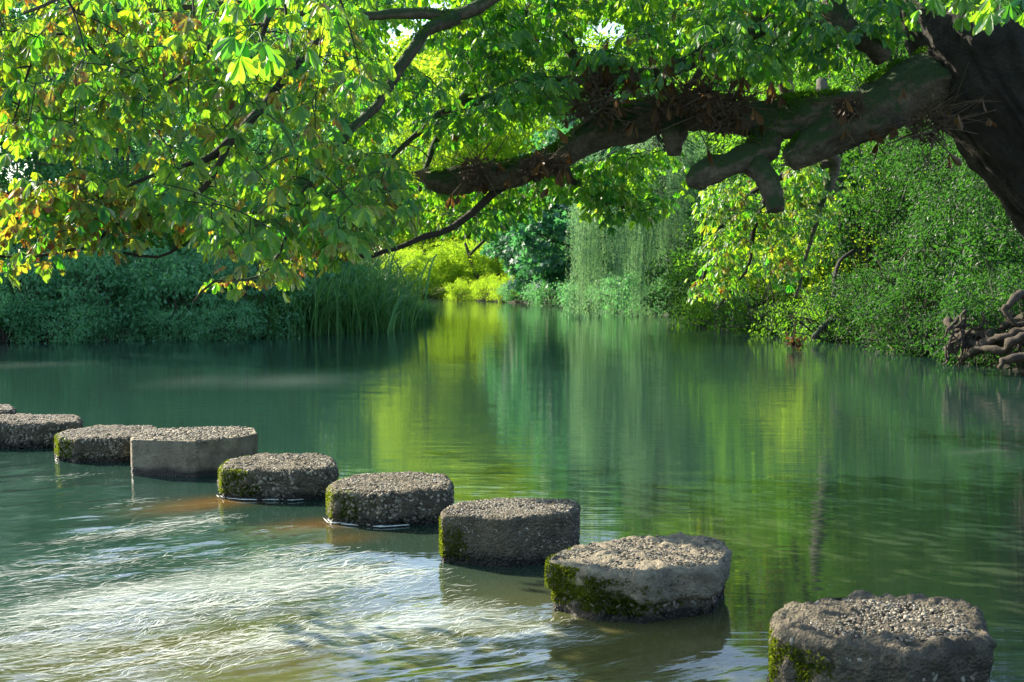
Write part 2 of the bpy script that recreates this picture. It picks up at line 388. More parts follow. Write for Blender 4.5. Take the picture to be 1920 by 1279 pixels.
def pebbles(acc, pos, nor, size, flat=.45):
    n = len(pos); a = nrm(np.cross(nor, rand_dirs(n))); b = np.cross(nor, a)
    sa = size*RNG.uniform(.8, 1.3, n); sb = size*RNG.uniform(.55, .9, n); scn = size*flat*RNG.uniform(.7, 1.2, n)
    tv = ICO[0][None]*(1+RNG.uniform(-.22, .22, (n, 12, 1)))
    tilt = RNG.normal(0, .28, (n, 2))
    nn = nrm(nor+a*tilt[:, :1]+b*tilt[:, 1:]); a = nrm(a-nn*(a*nn).sum(1, keepdims=True)); b = np.cross(nn, a)
    v = pos[:, None]+tv[..., :1]*(a*sa[:, None])[:, None]+tv[..., 1:2]*(b*sb[:, None])[:, None]+tv[..., 2:]*(nn*scn[:, None])[:, None]
    f = (ICO[1][None]+(np.arange(n)*12)[:, None, None]).reshape(-1, 3)
    acc.add(v.reshape(-1, 3), f, rnd=np.repeat(RNG.random(n), 12))
def stone(i, h, poly, style, label, rounds):
    top = np.array([G(x, y, h)[:2] for x, y in poly]); c = top.mean(0)
    pl = top-c; nt = 220
    # densify the outline, round its corners a little, then sample by angle
    seg = np.vstack([pl+(np.roll(pl, -1, 0)-pl)*t for t in np.linspace(0, 1, 30, endpoint=False)])
    ang = np.arctan2(seg[:, 1], seg[:, 0]); o = np.argsort(ang); ang = ang[o]; rr = np.linalg.norm(seg, axis=1)[o]
    th = np.linspace(-math.pi, math.pi, nt, endpoint=False)
    R = np.interp(th, ang, rr, period=2*math.pi)
    kn = {'smooth': 1, 'fine': 1, 'slab': 2, 'gravel': 2}.get(style, 2)
    for _ in range(kn): R = (np.roll(R, 1)+2*R+np.roll(R, -1))/4
    bev = {'smooth': .012, 'fine': .02, 'slab': .03, 'gravel': .035}.get(style, .045)
    prof = [(0.001, 0)] + [(t, 0) for t in np.linspace(.06, 1-bev/.42, 26)]
    prof = [(r, 0.0, 0.0) for r, _ in prof]                       # (radial factor, inset metres, depth)
    for q in np.linspace(.15, 1, 7): prof.append((1, -bev*(1-math.sin(q*math.pi/2)), -bev*(1-math.cos(q*math.pi/2))))
    low = h+.35
    for q in np.linspace(bev+.008, low, 44): prof.append((1, 0, -q))
    rings = []
    for r, ins, dz in prof:
        z = np.full(nt, h+dz)
        rad = R*r+ins if r == 1 else (R-bev)*r/(1-bev/.42)*1.0
        if r < 1: rad = np.minimum(rad, R-bev)
        if style == 'slab' and -dz > .115:   # lower course set back, ragged joint
            k = fbm(np.stack([np.cos(th)*3, np.sin(th)*3, th*0], -1), 3, 5+i)*.04
            step = np.clip((-dz-.125-k)/.02, 0, 1); rad = rad-.035*step-.03*np.exp(-((-dz-.14-k)/.015)**2)
        rings.append(np.stack([np.cos(th)*rad, np.sin(th)*rad, z], -1))
    v = np.concatenate(rings); m = len(rings)
    nor = np.zeros_like(v); rr_ = np.linalg.norm(v[:, :2], axis=1, keepdims=True); side = (np.arange(len(v))//nt) > 27
    nor[:, 2] = 1; nor[side] = np.concatenate([v[side, :2]/rr_[side], np.zeros((side.sum(), 1))], 1)
    amp = {'smooth': .004, 'fine': .014, 'slab': .020, 'gravel': .027}.get(style, .024)
    q = v+[c[0], c[1], 0]
    v = v+nor*(fbm(q*9, 3, i)*amp*.9+fbm(q*30, 4, i+3)*amp*.9)[:, None]
    if style == 'slab':   # chipped left edge of the cap and the crack across the top
        e = np.clip((q[:, 2]-h+.06)/.05, 0, 1)*side*np.clip(fbm(q*6, 3, 77)-.05, 0, 1)
        v = v-nor*(e*.10)[:, None]; v[:, 2] += np.where(side, 0, fbm(q*4, 4, 12)*.012)
    if style == 'gravel':
        e = np.clip(fbm(q*5, 3, 31)-.2, 0, 1)*np.clip((q[:, 2]-h+.05)/.05, 0, 1)*side
        v = v-nor*(e*.09)[:, None]; v[:, 2] += np.where(side, 0, fbm(q*5, 4, 15)*.014)
    i0 = np.arange(m-1)[:, None]*nt; j = np.arange(nt)[None]; j2 = (j+1) % nt
    f = np.stack([i0+j, i0+nt+j, i0+nt+j2, i0+j2], -1).reshape(-1, 4)
    cap = np.arange(nt)[None, ::-1]*1
    root = empty('stepping_stone', (c[0], c[1], 0), label, 'stepping stone', 'stepping stones crossing the river')
    link('block', mesh_np('block', v, [f], M['concrete' if style in ('smooth', 'slab') else 'rough'], smooth=True), root)
    # --- pebbles set in the surface
    A = Acc(); V = v.reshape(m, nt, 3)
    def sample_top(n, rmax=.98):
        t = RNG.integers(0, nt, n); r = np.sqrt(RNG.random(n))*rmax; rad = (R[t]-bev*.6)*r
        z = h+np.zeros(n)
        return np.stack([np.cos(th[t])*rad, np.sin(th[t])*rad, z], -1), np.tile([0, 0, 1.0], (n, 1))
    def sample_side(n, z0, z1, mask=None, out=0.0):
        t = RNG.integers(0, nt, n); z = RNG.uniform(z0, z1, n); d = np.stack([np.cos(th[t]), np.sin(th[t]), 0*z], -1)
        dd = h-z; ins = np.where(dd < bev, -(bev-np.sqrt(np.maximum(bev**2-(bev-dd)**2, 0))), 0)
        rad = R[t]+ins+out
        if style == 'slab': rad = rad-.035*(dd > .13)
        p = d*rad[:, None]; p[:, 2] = z
        e = np.roll(R, -2)[t]-np.roll(R, 2)[t]; tg = np.stack([-np.sin(th[t]), np.cos(th[t])], -1)
        nr = nrm(np.concatenate([d[:, :2]-tg*(e/(R[t]*4*2*math.pi/nt))[:, None], 0*z[:, None]+.0], 1))
        up = np.clip(1-dd/bev, 0, 1)[:, None]; nr = nrm(nr*(1-up)+np.array([0, 0, 1.0])*up)
        return p, nr
    ps = .0165 if style != 'fine' else .008
    if style == 'gravel':
        p, n_ = sample_top(520, .84); k = fbm((p+[c[0], c[1], 0])*4.5, 3, 19) > RNG.uniform(-.35, .1, len(p)); pebbles(A, (p+n_*.003)[k], n_[k], RNG.uniform(.006, .015, k.sum()), .4)
        p, n_ = sample_top(1500, .80); pebbles(A, p+n_*.002, n_, RNG.uniform(.004, .008, len(p)), .6)
        p, n_ = sample_side(900, -.02, h-.03); pebbles(A, p-n_*.010, n_, RNG.uniform(.008, .020, len(p)), .5)
    elif style == 'slab':
        p, n_ = sample_top(1500, .97); k = fbm((p+[c[0], c[1], 0])*5, 2, 8) > -.1; pebbles(A, (p+n_*.001)[k], n_[k], RNG.uniform(.004, .011, k.sum()), .4)
        p, n_ = sample_side(700, -.02, h-.14); pebbles(A, p-n_*.003, n_, RNG.uniform(.008, .016, len(p)), .5)
        p, n_ = sample_side(260, h-.14, h-.02); pebbles(A, p-n_*.004, n_, RNG.uniform(.005, .012, len(p)), .4)
    elif style == 'smooth':
        p, n_ = sample_top(1300); pebbles(A, p+n_*.001, n_, RNG.uniform(.011, .018, len(p)))
        p, n_ = sample_side(130, h-.02, h-.004); pebbles(A, p-n_*.004, n_, RNG.uniform(.009, .014, len(p)))
    elif style == 'fine':
        p, n_ = sample_top(2600); pebbles(A, p+n_*.001, n_, RNG.uniform(.005, .011, len(p)), .6)
        p, n_ = sample_side(1800, 0, h-.004); pebbles(A, p-n_*.002, n_, RNG.uniform(.004, .009, len(p)), .6)
    else:
        p, n_ = sample_top(2200); pebbles(A, p-n_*.001, n_, RNG.uniform(.008, .015, len(p)), .42)
        p, n_ = sample_side(1700, -.02, h-.004); pebbles(A, p-n_*.003, n_, RNG.uniform(.009, .019, len(p)), .6)
    link('pebble_facing', A.mesh('pebble_facing', M['pebble'], True), root)
    # --- moss on the side facing the current's left
    A = Acc(); n = 26000 if i < 3 else 16000
    amt = {0: .55, 1: 1.0, 2: .55, 3: .8, 4: 1.0, 5: 0, 6: .9, 7: .6, 8: .3}[i]
    if amt:
        p, n_ = sample_side(n, .035, h-.01)
        q = p+[c[0], c[1], 0]; left = -n_[:, 0]+.15*n_[:, 1]
        xl = (p[:, 0]-p[:, 0].min())/(np.ptp(p[:, 0])); hz = p[:, 2]/h
        k = fbm(q*7, 3, 40+i)*.45 + .95-xl*(2.7 if i != 1 else 1.9)+(amt-.8)*.9 - (hz > .86)*.35
        if i in (0, 2): k -= np.clip(hz-.55, 0, 1)*1.3
        if i == 1: k -= np.clip((hz-.5), 0, 1)*(xl*2.2) 
        k = (k > RNG.uniform(0, .35, n)); p, n_ = p[k], n_[k]; n = len(p)
        ax = nrm(n_+rand_dirs(n)*.75+[0, 0, .35]); leaves(A, p-n_*.004, ax, rand_dirs(n), RNG.uniform(.010, .022, n), T_SIMPLE, RNG.random(n))
        if n > 50: link('moss', A.mesh('moss', M['moss']), root)
    return c, R.mean()
SC = [stone(i, *s) for i, s in enumerate(STONES)]

# ------------------------------------------------------------------ water surface
def blob(x, y, pts):
    """sum of soft world-space ellipses given by photo pixels (px, py, rx px, ry px, weight)"""
    out = np.zeros(len(x))
    for px, py, rx, ry, w in pts:
        c = G(px, py); a = abs(G(px+rx, py)[0]-c[0]); b = abs(G(px, py-ry)[1]-G(px, py+ry)[1])/2
        cs, sn = math.cos(FLOW), math.sin(FLOW)
        dx, dy = x-c[0], y-c[1]
        out = out+w*np.exp(-((dx*cs+dy*sn)/a)**2-((-dx*sn+dy*cs)/b)**2)
    return out
FOAM = [(420,1100,330,45,.95),(250,1130,200,35,.7),(60,1190,160,60,.7),(800,1060,260,34,.7),(560,1040,200,30,.5),(1000,1190,180,30,.75),(880,1150,160,32,.75),
        (620,1170,330,45,.6),(300,1230,330,50,.45),(430,965,150,16,.75),(250,1000,260,22,.5),(60,1085,130,26,.7),(150,1050,180,24,.5),(900,1090,130,18,.7),
        (330,930,200,12,.4),(150,890,160,9,.35),(1180,1185,150,14,.5),(60,845,90,5,.5),(700,985,90,6,.3),(1290,1230,140,16,.3),(1700,1255,60,10,.2)]
SILT = [(700,1250,700,120,1.2),(200,1200,500,60,.6),(1300,1260,400,90,.9),(1700,1100,500,100,.35),(1350,1000,300,50,.3),(900,1000,400,60,.15)]
SHAL = [(370,945,110,12,.9),(590,985,110,12,.8),(450,935,60,8,.5),(640,1010,70,10,.5)]
LINE = np.array([c for c, r in SC])
def line_side(x, y):
    """positive downstream (towards the camera / left) of the line of stones"""
    a, b = LINE[0], LINE[-1]; d = (b-a)/np.linalg.norm(b-a); n = np.array([d[1], -d[0]])
    if n[1] > 0: n = -n
    return (x-a[0])*n[0]+(y-a[1])*n[1]
def water_z(x, y):
    s = np.clip((line_side(x, y)-.1)/.8, 0, 1)
    cs, sn = math.cos(FLOW), math.sin(FLOW); u = x*cs+y*sn; w = -x*sn+y*cs
    near = np.clip((16-np.hypot(x, y))/4, 0, 1)
    z = fbm(np.stack([u*.9, w*2.6, x*0], -1), 4, 60)*.018+fbm(np.stack([u*3, w*9, x*0], -1), 3, 66)*.004
    return z*s*near-.02*s*near
xs = axis(-70, -7, 4.8, 70, .03, 1.5); ys = axis(-14, 3.2, 13, 90, .03, 1.5)
v, f = grid(xs, ys, water_z)
fo = np.clip(blob(v[:, 0], v[:, 1], FOAM), 0, 1.1)
_u = v[:, 0]*math.cos(FLOW)+v[:, 1]*math.sin(FLOW); _w = -v[:, 0]*math.sin(FLOW)+v[:, 1]*math.cos(FLOW)
fo = fo*np.clip(.70+1.25*fbm(np.stack([_u*1.0+.8*fbm(np.stack([_u, _w, _u*0], -1), 2, 5), _w*2.6, _u*0], -1), 5, 71), 0, 1.1)
rap = np.clip((line_side(v[:, 0], v[:, 1])+.05)/.5, 0, 1)*np.clip((16-np.hypot(v[:, 0], v[:, 1]))/4, 0, 1)
SCUM = [(520,716,150,5,.075),(420,712,260,3,.04),(150,681,170,3,.05),(1850,845,110,3,.05),(1330,606,160,1.5,.08)]
at = dict(scum=np.clip(blob(v[:, 0], v[:, 1], SCUM), 0, .3), foam=fo*rap*.86, rapid=rap, silt=np.clip(blob(v[:, 0], v[:, 1], SILT), 0, 1), shallow=np.clip(blob(v[:, 0], v[:, 1], SHAL), 0, 1))
tag(link('water', mesh_np('water', v, f, M['water'], at, smooth=True)), kind='structure')
# foam threads riding on the fast water
A = Acc(); n = 90000
px = RNG.uniform(-60, 1500, n); py = RNG.uniform(850, 1290, n)
g = np.array([G(a, b) for a, b in zip(px, py)]); g = g[(blob(g[:, 0], g[:, 1], FOAM)*np.clip(line_side(g[:, 0], g[:, 1])*2, 0, 1)) > RNG.uniform(.22, 1.3, n)*(1.15+1.1*fbm(np.stack([(g[:, 0]*math.cos(FLOW)+g[:, 1]*math.sin(FLOW))*.7, (g[:, 1]*math.cos(FLOW)-g[:, 0]*math.sin(FLOW))*2.6, g[:, 0]*0], -1), 3, 99))]
n = len(g); K = 9; p = g.copy(); p[:, 2] = 0; path = [p]
L = (.002+.016*RNG.random(n)**2.2)*(.4+g[:, 1]/9); ang0 = FLOW+.35*fbm(g*[1.3, 1.3, 1], 2, 97)+RNG.normal(0, .22, n)
for k in range(K-1):
    a = ang0+fbm(path[-1]*[9, 9, 1], 2, 90)*.8+fbm(path[-1]*[40, 40, 1], 1, 95)*.7
    path.append(path[-1]+np.stack([np.cos(a), np.sin(a), 0*a], -1)*L[:, None])
path = np.stack(path, 1); t = np.gradient(path, axis=1); sd = nrm(np.stack([-t[..., 1], t[..., 0], 0*t[..., 0]], -1))
wd = ((.0005+.0012*RNG.random(n)**2)*(.5+g[:, 1]/9))[:, None]*np.sin(np.linspace(.15, math.pi-.15, K))[None]
zz = water_z(path[..., 0].ravel(), path[..., 1].ravel()).reshape(n, K)+.004; path[..., 2] = zz
v = np.stack([path-sd*wd[..., None], path+sd*wd[..., None]], 2).reshape(-1, 3)
i = (np.arange(n)*K*2)[:, None]+(np.arange(K-1)*2)[None]; f = np.stack([i, i+1, i+3, i+2], -1).reshape(-1, 4)
A.add(v, f)
# lace of foam clinging to the foot of the stones
for j, (h_, poly, *_r) in enumerate(STONES[:8]):
    if j not in (3, 4): continue
    c, r = SC[j]; top = np.array([G(x, y, h_)[:2] for x, y in poly])-c
    for q in range(16):
        a0 = RNG.choice([-2.7, -2.2, -1.75, -1.3])+RNG.normal(0, .12); al = np.linspace(a0, a0+RNG.uniform(.1, .5), 7)
        seg = np.vstack([top+(np.roll(top, -1, 0)-top)*t for t in np.linspace(0, 1, 20, endpoint=False)]); an = np.arctan2(seg[:, 1], seg[:, 0]); o = np.argsort(an)
        R_ = np.interp(al, an[o], np.linalg.norm(seg, axis=1)[o], period=2*math.pi)-(.03 if j == 1 else 0)+RNG.uniform(.0, .03)
        x = c[0]+np.cos(al)*R_; y = c[1]+np.sin(al)*R_; w = RNG.uniform(.0006, .0026)*np.sin(np.linspace(.2, 2.9, 7))
        z = water_z(x, y)+.006+RNG.uniform(0, .006)
        v = np.stack([np.stack([x-np.cos(al)*w, y-np.sin(al)*w, z+.004], -1), np.stack([x+np.cos(al)*w, y+np.sin(al)*w, z], -1)], 1).reshape(-1, 3)
        i = np.arange(6)*2; A.add(v, np.stack([i, i+1, i+3, i+2], -1))
tag(link('foam', A.mesh('foam', M['foam'])), 'white threads of foam streaming over the fast water below the stones', 'foam', kind='stuff')

# ------------------------------------------------------------------ horse chestnut
def px_path(pts, step=.08):
    """pts: (px, py, depth, radius in px)"""
    return smooth_path(np.array([np.append(P(a, b, Y), r/F*Y) for a, b, Y, r in pts]), step)
CH_BASE = P(2260, 870, 9.2); CH_BASE[2] = float(ground_z(CH_BASE[0], CH_BASE[1])[0])
tree = empty('horse_chestnut_tree', CH_BASE, 'huge mossy horse chestnut leaning in from the right, its browning leaves arching over the river', 'tree')
def tlink(name, me):
    o = link(name, me, tree); me.transform(__import__('mathutils').Matrix.Translation(-Vector(CH_BASE))); return o
TR = [(2400,1010,9.3,230),(2340,820,9.1,190),(2220,600,8.9,165),(2105,400,8.7,165),(1995,240,8.5,175),(1905,100,8.5,185),(1860,-60,8.6,165),(1840,-300,8.7,150),(1800,-620,8.9,120),(1750,-1000,9,70)]
LIMB = [(1930,90,8.5,80),(1840,120,8.4,72),(1740,150,8.3,66),(1640,205,8.3,62),(1560,250,8.3,52),(1505,285,8.3,34),(1478,303,8.3,22)]
LIMB2 = [(1600,215,8.35,50),(1520,215,8.4,48),(1420,222,8.5,42),(1320,212,8.6,43),(1240,215,8.7,42),(1180,232,8.75,42),(1120,252,8.8,39),(1060,290,8.85,32),(1000,315,8.9,29),(930,330,8.95,29),(870,338,9,29),(820,340,9,27),(800,338,9,20)]
STUBA = [(1440,235,8.45,34),(1425,285,8.4,34),(1385,300,8.35,28),(1330,322,8.3,28),(1305,335,8.3,25),(1288,340,8.3,14)]
STUBB = [(1400,290,8.4,28),(1428,320,8.3,26),(1445,355,8.25,21),(1455,395,8.2,19)]
STUBC = [(1270,225,8.65,30),(1262,262,8.6,24),(1262,292,8.6,14)]
A = Acc()
q = px_path(TR, .03); tube(A, q[:, :3], q[:, 3], 190, rough=.22, rfreq=1.6, seed=1, fiss=.06)
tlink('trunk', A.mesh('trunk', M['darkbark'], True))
for pth, sd in ((LIMB, 2), (LIMB2, 3)):
    A = Acc(); q = px_path(pth, .02); tube(A, q[:, :3], q[:, 3]*.8, 70, rough=.42, rfreq=5.5, seed=sd, fiss=.028)
    tlink('limb', A.mesh('limb', M['bark'], True))
for pth, sd in ((STUBA, 4), (STUBB, 5), (STUBC, 6)):
    A = Acc(); q = px_path(pth, .02); tube(A, q[:, :3], q[:, 3]*.85, 48, rough=.5, rfreq=8, seed=sd, fiss=.022)
    tlink('sawn_stub', A.mesh('sawn_stub', M['bark'], True))
A = Acc()
for k in range(26):   # torn wood at the tip of the limb
    a = RNG.uniform(-20, 20); p0 = P(808, 332+a*.8, 9+RNG.uniform(-.05, .05)); p1 = P(RNG.uniform(772, 796), 326+a*.35, 9+RNG.uniform(-.04, .04))
    tube(A, np.array([p0, (p0+p1)/2+[0, 0, .004], p1]), np.array([.018, .014, .002]), 4)
tlink('broken_end', A.mesh('broken_end', M['splinter'])); A = Acc()
for k in range(20):
    a = RNG.uniform(-14, 14); p0 = P(1492, 292+a, 8.3+RNG.uniform(-.06, .06)); p1 = P(RNG.uniform(1462, 1474), 304+a*.5, 8.3)
    tube(A, np.array([p0, (p0+p1)/2, p1]), np.array([.018, .014, .003]), 4)
tlink('broken_end', A.mesh('broken_end', M['splinter']))
# thinner branches
BR = [
 [(1800,-200,8.6,40),(1500,-190,8.4,34),(1200,-120,8.3,26),(1010,-40,8.2,18),(900,12,8.1,14),(850,30,8.1,13),(770,26,8,11),(655,28,7.8,8),(560,20,7.6,6),(420,10,7.4,5),(250,20,7.2,4),(90,10,7,3)],
 [(860,32,8.1,15),(800,62,8,12),(755,110,7.9,11),(705,195,7.8,9),(650,255,7.6,8),(600,320,7.5,7),(565,385,7.4,6),(540,450,7.3,4),(495,515,7.2,3.5),(410,528,7,3),(360,562,6.9,2)],
 [(1480,-40,9,22),(1380,60,9.2,18),(1250,130,9.4,15),(1120,150,9.5,12),(1037,157,9.5,10),(960,178,9.5,10),(900,187,9.4,9),(860,190,9.3,8),(800,235,9.2,6),(740,290,9,5),(690,350,8.8,4),(640,420,8.6,3)],
 [(945,340,9,9),(905,378,9,8),(850,425,8.9,7),(800,446,8.8,6),(740,462,8.7,5),(680,478,8.6,4),(620,470,8.4,3)],
 [(655,28,7.8,8),(560,120,7.4,8),(500,200,7.2,9),(435,265,7,10),(405,290,7,8),(360,305,6.9,5),(280,330,6.8,4),(180,385,6.6,3.5),(90,420,6.5,3),(-40,400,6.4,2.5)],
 [(435,265,7,8),(400,330,6.9,6),(340,385,6.8,5),(240,410,6.7,4),(165,455,6.6,3.5),(70,472,6.5,3),(-50,470,6.4,2.5)],
 [(560,385,7.4,5),(450,400,7.2,4),(370,440,7,3.5),(300,475,6.9,3),(230,470,6.8,2.5)],
 [(1640,-120,8,30),(1560,-10,7.9,24),(1590,60,7.9,22),(1650,110,8,20)],
 [(1560,-60,8.6,20),(1460,30,8.6,16),(1390,75,8.6,12),(1340,110,8.6,9),(1290,170,8.7,6)],
 [(1100,-100,9.8,16),(960,60,10,12),(900,140,10.2,9),(830,240,10.2,7),(790,330,10,5),(770,420,9.8,4)],
 [(420,10,7.4,5),(400,80,7,4),(330,150,6.8,4),(240,170,6.6,3.5),(130,60,6.4,3),(60,100,6.3,2.5),(30,230,6.2,2)],
 [(1200,-300,7,20),(900,-220,6.6,15),(640,-140,6.2,11),(420,-70,5.8,8),(200,-30,5.6,5),(40,20,5.5,3)],
 [(640,-140,6.2,11),(560,-60,4.8,9),(510,10,3.9,8),(480,80,3.8,4)],
 [(1800,-250,7,24),(1760,-120,5.2,16),(1700,-40,4.2,10),(1650,-10,4,5)],
 [(1760,-120,5.2,12),(1880,-60,4.4,9),(1890,5,4.3,4)],
 [(1540,-150,9.5,20),(1420,-60,10.5,16),(1480,180,12,14),(1560,300,13,12),(1530,400,13,6),(1510,470,13,4),(1490,560,13,3)],
 [(1560,300,13,9),(1460,330,13,7),(1420,420,13,5),(1400,500,13,3),(1340,580,13,2)],
 [(1460,330,13,6),(1400,370,13.2,5),(1350,430,13.2,4),(1320,520,13.2,3),(1300,560,13.2,2)],
 [(1050,300,8.9,9),(1080,345,9.5,6),(1120,370,10,5),(1180,395,10.5,3)],
 [(1050,-60,11,16),(1080,120,11.5,11),(1100,250,11.6,8),(1020,330,11.6,6),(960,400,11.4,4),(880,480,11.2,3)],
]
skel_p = []; skel_r = []
for b in BR:
    A = Acc(); q = px_path(b, .08); q[:, 3] *= .95
    wob = fbm(q[:, :3]*3, 3, 7); q[:, 0] += wob*.05; q[:, 2] += fbm(q[:, :3]*3+9, 3, 8)*.05
    tube(A, q[:, :3], np.maximum(q[:, 3], .004), 9, rough=.25, rfreq=14, seed=9)
    tlink('branch', A.mesh('branch', M['bark' if b[0][3] > 12 else 'twig'], True))
    skel_p.append(q[::1, :3]); skel_r.append(q[:, 3])
for b in (LIMB2, LIMB): q = px_path(b, .15); skel_p.append(q[:, :3]); skel_r.append(q[:, 3])
# leaf-cluster targets
def in_poly(p, poly):
    poly = np.array(poly, float); ins = np.zeros(len(p), bool)
    for a, b in zip(poly, np.roll(poly, -1, 0)):
        c = ((a[1] <= p[:, 1]) != (b[1] <= p[:, 1])); xi = a[0]+(p[:, 1]-a[1])/(b[1]-a[1] if abs(b[1]-a[1]) > 1e-9 else 1e-9)*(b[0]-a[0])
        ins ^= c & (p[:, 0] < xi)
    return ins
REG = [ # polygon, depth range, clusters, autumn level
 ([(-80,-60),(640,-60),(640,290),(420,260),(330,200),(230,240),(120,270),(20,250),(-80,110)], 5.8, 9.5, 600, .44),
 ([(640,-60),(1250,-60),(1200,170),(1050,190),(900,240),(760,290),(640,290)], 8.2, 12, 960, .10),
 ([(1250,-60),(1760,-60),(1660,60),(1450,150),(1200,170)], 7.4, 11, 420, .15),
 ([(300,270),(760,290),(820,350),(700,430),(560,450),(470,470),(400,430),(300,370)], 6.6, 9, 350, .36),
 ([(-60,360),(150,330),(400,370),(380,420),(200,435),(120,440),(20,500),(-60,500)], 6, 7.2, 115, .62),
 ([(350,545),(370,525),(540,470),(640,420),(660,460),(480,515)], 6.6, 7.5, 30, .6),
 ([(700,340),(1000,340),(1130,320),(1160,350),(1000,380),(960,400),(900,430),(820,410),(720,420)], 9, 11.5, 160, .12),
 ([(1290,350),(1400,320),(1540,290),(1600,320),(1560,380),(1520,480),(1490,540),(1420,500),(1330,560),(1300,540),(1330,430)], 12.4, 13.6, 210, .42),
 ([(1000,310),(1250,280),(1260,330),(1200,370),(1100,360)], 9.5, 12, 110, .15),
 ([(1100,290),(1290,270),(1290,340),(1230,400),(1120,410)], 9.6, 12, 50, .15),
 ([(1700,-60),(1930,-60),(1930,90),(1780,60)], 6.2, 7.6, 40, .12),
 ([(1370,150),(1560,130),(1600,180),(1520,230),(1420,220)], 7, 7.8, 14, .2),
 ([(430,-60),(560,-60),(550,120),(450,90)], 3.6, 4.2, 9, .2),
 ([(640,110),(710,120),(700,160)], 5.5, 6, 3, .3),
 ([(1600,-80),(1740,-80),(1740,-30),(1620,-30)], 3.9, 4.5, 4, .05),
 ([(1870,-20),(1930,-20),(1920,10)], 4.2, 4.6, 2, .05),
 ([(300,-420),(2100,-650),(2100,-60),(250,-60)], 7, 12.5, 420, .15),
]
tg = []; ta = []
for poly, y0, y1, n, au in REG:
    pa = np.array(poly, float); lo, hi = pa.min(0), pa.max(0); c = []
    while len(c) < n:
        p = RNG.uniform(lo, hi, (4*n, 2)); p = p[in_poly(p, poly)]; g_ = fbm(np.stack([p[:, 0]/75, p[:, 1]/55, p[:, 0]*0+y0], -1), 3, 33); c += list(p[g_ > RNG.uniform(-.35, .12, len(p))])
    c = c[:n]; Y = RNG.uniform(y0, y1, n)
    for (a, b), yy in zip(c, Y): tg.append(P(a, b, yy)); ta.append(au)
for k in range(330):      # unseen crown clusters added overhead to cut sky light on the stone fronts
    tg.append(np.array([RNG.uniform(-3.5, 5.5), RNG.uniform(-4.5, 5.5), 0])); tg[-1][2] = RNG.uniform(4.6, 7.2)+.12*max(0, tg[-1][1]); ta.append(.15)
tg = np.array(tg); ta = np.array(ta)
# the low sun reaches the stones under and between the shoots
SP = np.array([[c_[0]+ox, c_[1]+oy, .25] for c_, r_ in SC[:7] for ox, oy in ((-.2, 0), (.2, 0), (0, .2), (0, -.2), (-.45, 0))])
for i_ in range(len(tg)):
    for _t in range(14):
        rel = tg[i_]-SP; tt = rel@SUNV; dist = np.linalg.norm(rel-tt[:, None]*SUNV, axis=1)
        if (dist < .26).sum() == 0 or RNG.random() < .03: break
        d_ = (tg[i_]-[0, 0, CH])/tg[i_][1]; tg[i_] = np.array([0, 0, CH])+d_*RNG.uniform(5.4, 12)
# the crown is open below and in front of the big limb: no shoots grow there
kp = np.ones(len(tg), bool)
for pth in (LIMB, LIMB2, STUBA, STUBB):
    q = px_path(pth, .1)
    for i_, t_ in enumerate(tg):
        if t_[1] < 9.5 and 5 < t_[1]:
            k_ = np.argmin(np.abs(q[:, 0]*t_[1]/q[:, 1]-t_[0])); zz_ = CH+(q[k_, 2]-CH)*t_[1]/q[k_, 1]
            if abs(q[k_, 0]*t_[1]/q[k_, 1]-t_[0]) < .2 and -.22 < t_[2]-zz_ < .38 and RNG.random() < .88: kp[i_] = False
tg, ta = tg[kp], ta[kp]
node = np.concatenate(skel_p); rad = np.concatenate(skel_r)
d0 = np.array([np.min(((node-t)**2).sum(1)) for t in tg]); order = np.argsort(d0)
TW = Acc(); LP = []; LO = []; LA = []; PT = Acc()
cap_n = len(node)+len(tg)*6; NP = np.zeros((cap_n, 3)); NR = np.zeros(cap_n); NP[:len(node)] = node; NR[:len(rad)] = rad; cnt = len(node)
for k in order:
    t = tg[k]; dd = ((NP[:cnt]-t)**2).sum(1)**.5 + np.maximum(0, t[2]-NP[:cnt, 2])*.3; j = int(np.argmin(dd)); s = NP[j]; L = np.linalg.norm(t-s)
    if L < .02: continue
    m = max(4, min(9, int(L/.08)+2)); u = np.linspace(0, 1, m)[:, None]
    ctrl = (s+t)/2+np.array([0, 0, L*.16])+rand_dirs(1)[0]*L*.10
    pth = (1-u)**2*s+2*u*(1-u)*ctrl+u*u*t
    r0 = min(NR[j]*.85, .005+.009*L); rr = np.linspace(r0, .0034, m)
    tube(TW, pth, rr, 4, cap=False)
    e = min(m-1, 5); NP[cnt:cnt+e] = pth[1:][np.linspace(0, m-2, e).astype(int)]; NR[cnt:cnt+e] = np.linspace(r0, .003, e); cnt += e
    tan = nrm(pth[-1]-pth[-2]); nl = random.choice([3, 4, 5, 6, 7])
    off = random.random()*6.28
    for q in range(nl):
        a = off+q*2*math.pi/nl*1.0+random.uniform(-.4, .4); o = np.array([math.cos(a), math.sin(a), random.uniform(-.5, .35)])
        o = nrm(o+tan*.5); pl = random.uniform(.06, .17); base = t if q < 4 else pth[-2]
        tip = base+o*pl+[0, 0, -.015]
        tube(PT, np.array([base, base+o*pl*.55+[0, 0, .006], tip]), np.array([.0022, .0018, .0018]), 3, cap=False)
        LP.append(tip); LO.append(o); LA.append(ta[k])
tlink('twigs', TW.mesh('twigs', M['twig'], True))
tlink('leaf_stalks', PT.mesh('leaf_stalks', M['reed'], True))
LP = np.array(LP); LO = np.array(LO); LA = np.array(LA); n = len(LP)
oh = LO.copy(); oh[:, 2] = 0; oh = nrm(oh+RNG.normal(0, .15, (n, 3))*[1, 1, 0])
drp = RNG.uniform(.35, 1.5, n)[:, None]
ax0 = nrm(oh+np.array([0, 0, -1.0])*drp)
up = nrm(np.array([0, 0, 1.0])+oh*drp*.9+RNG.normal(0, .2, (n, 3)))
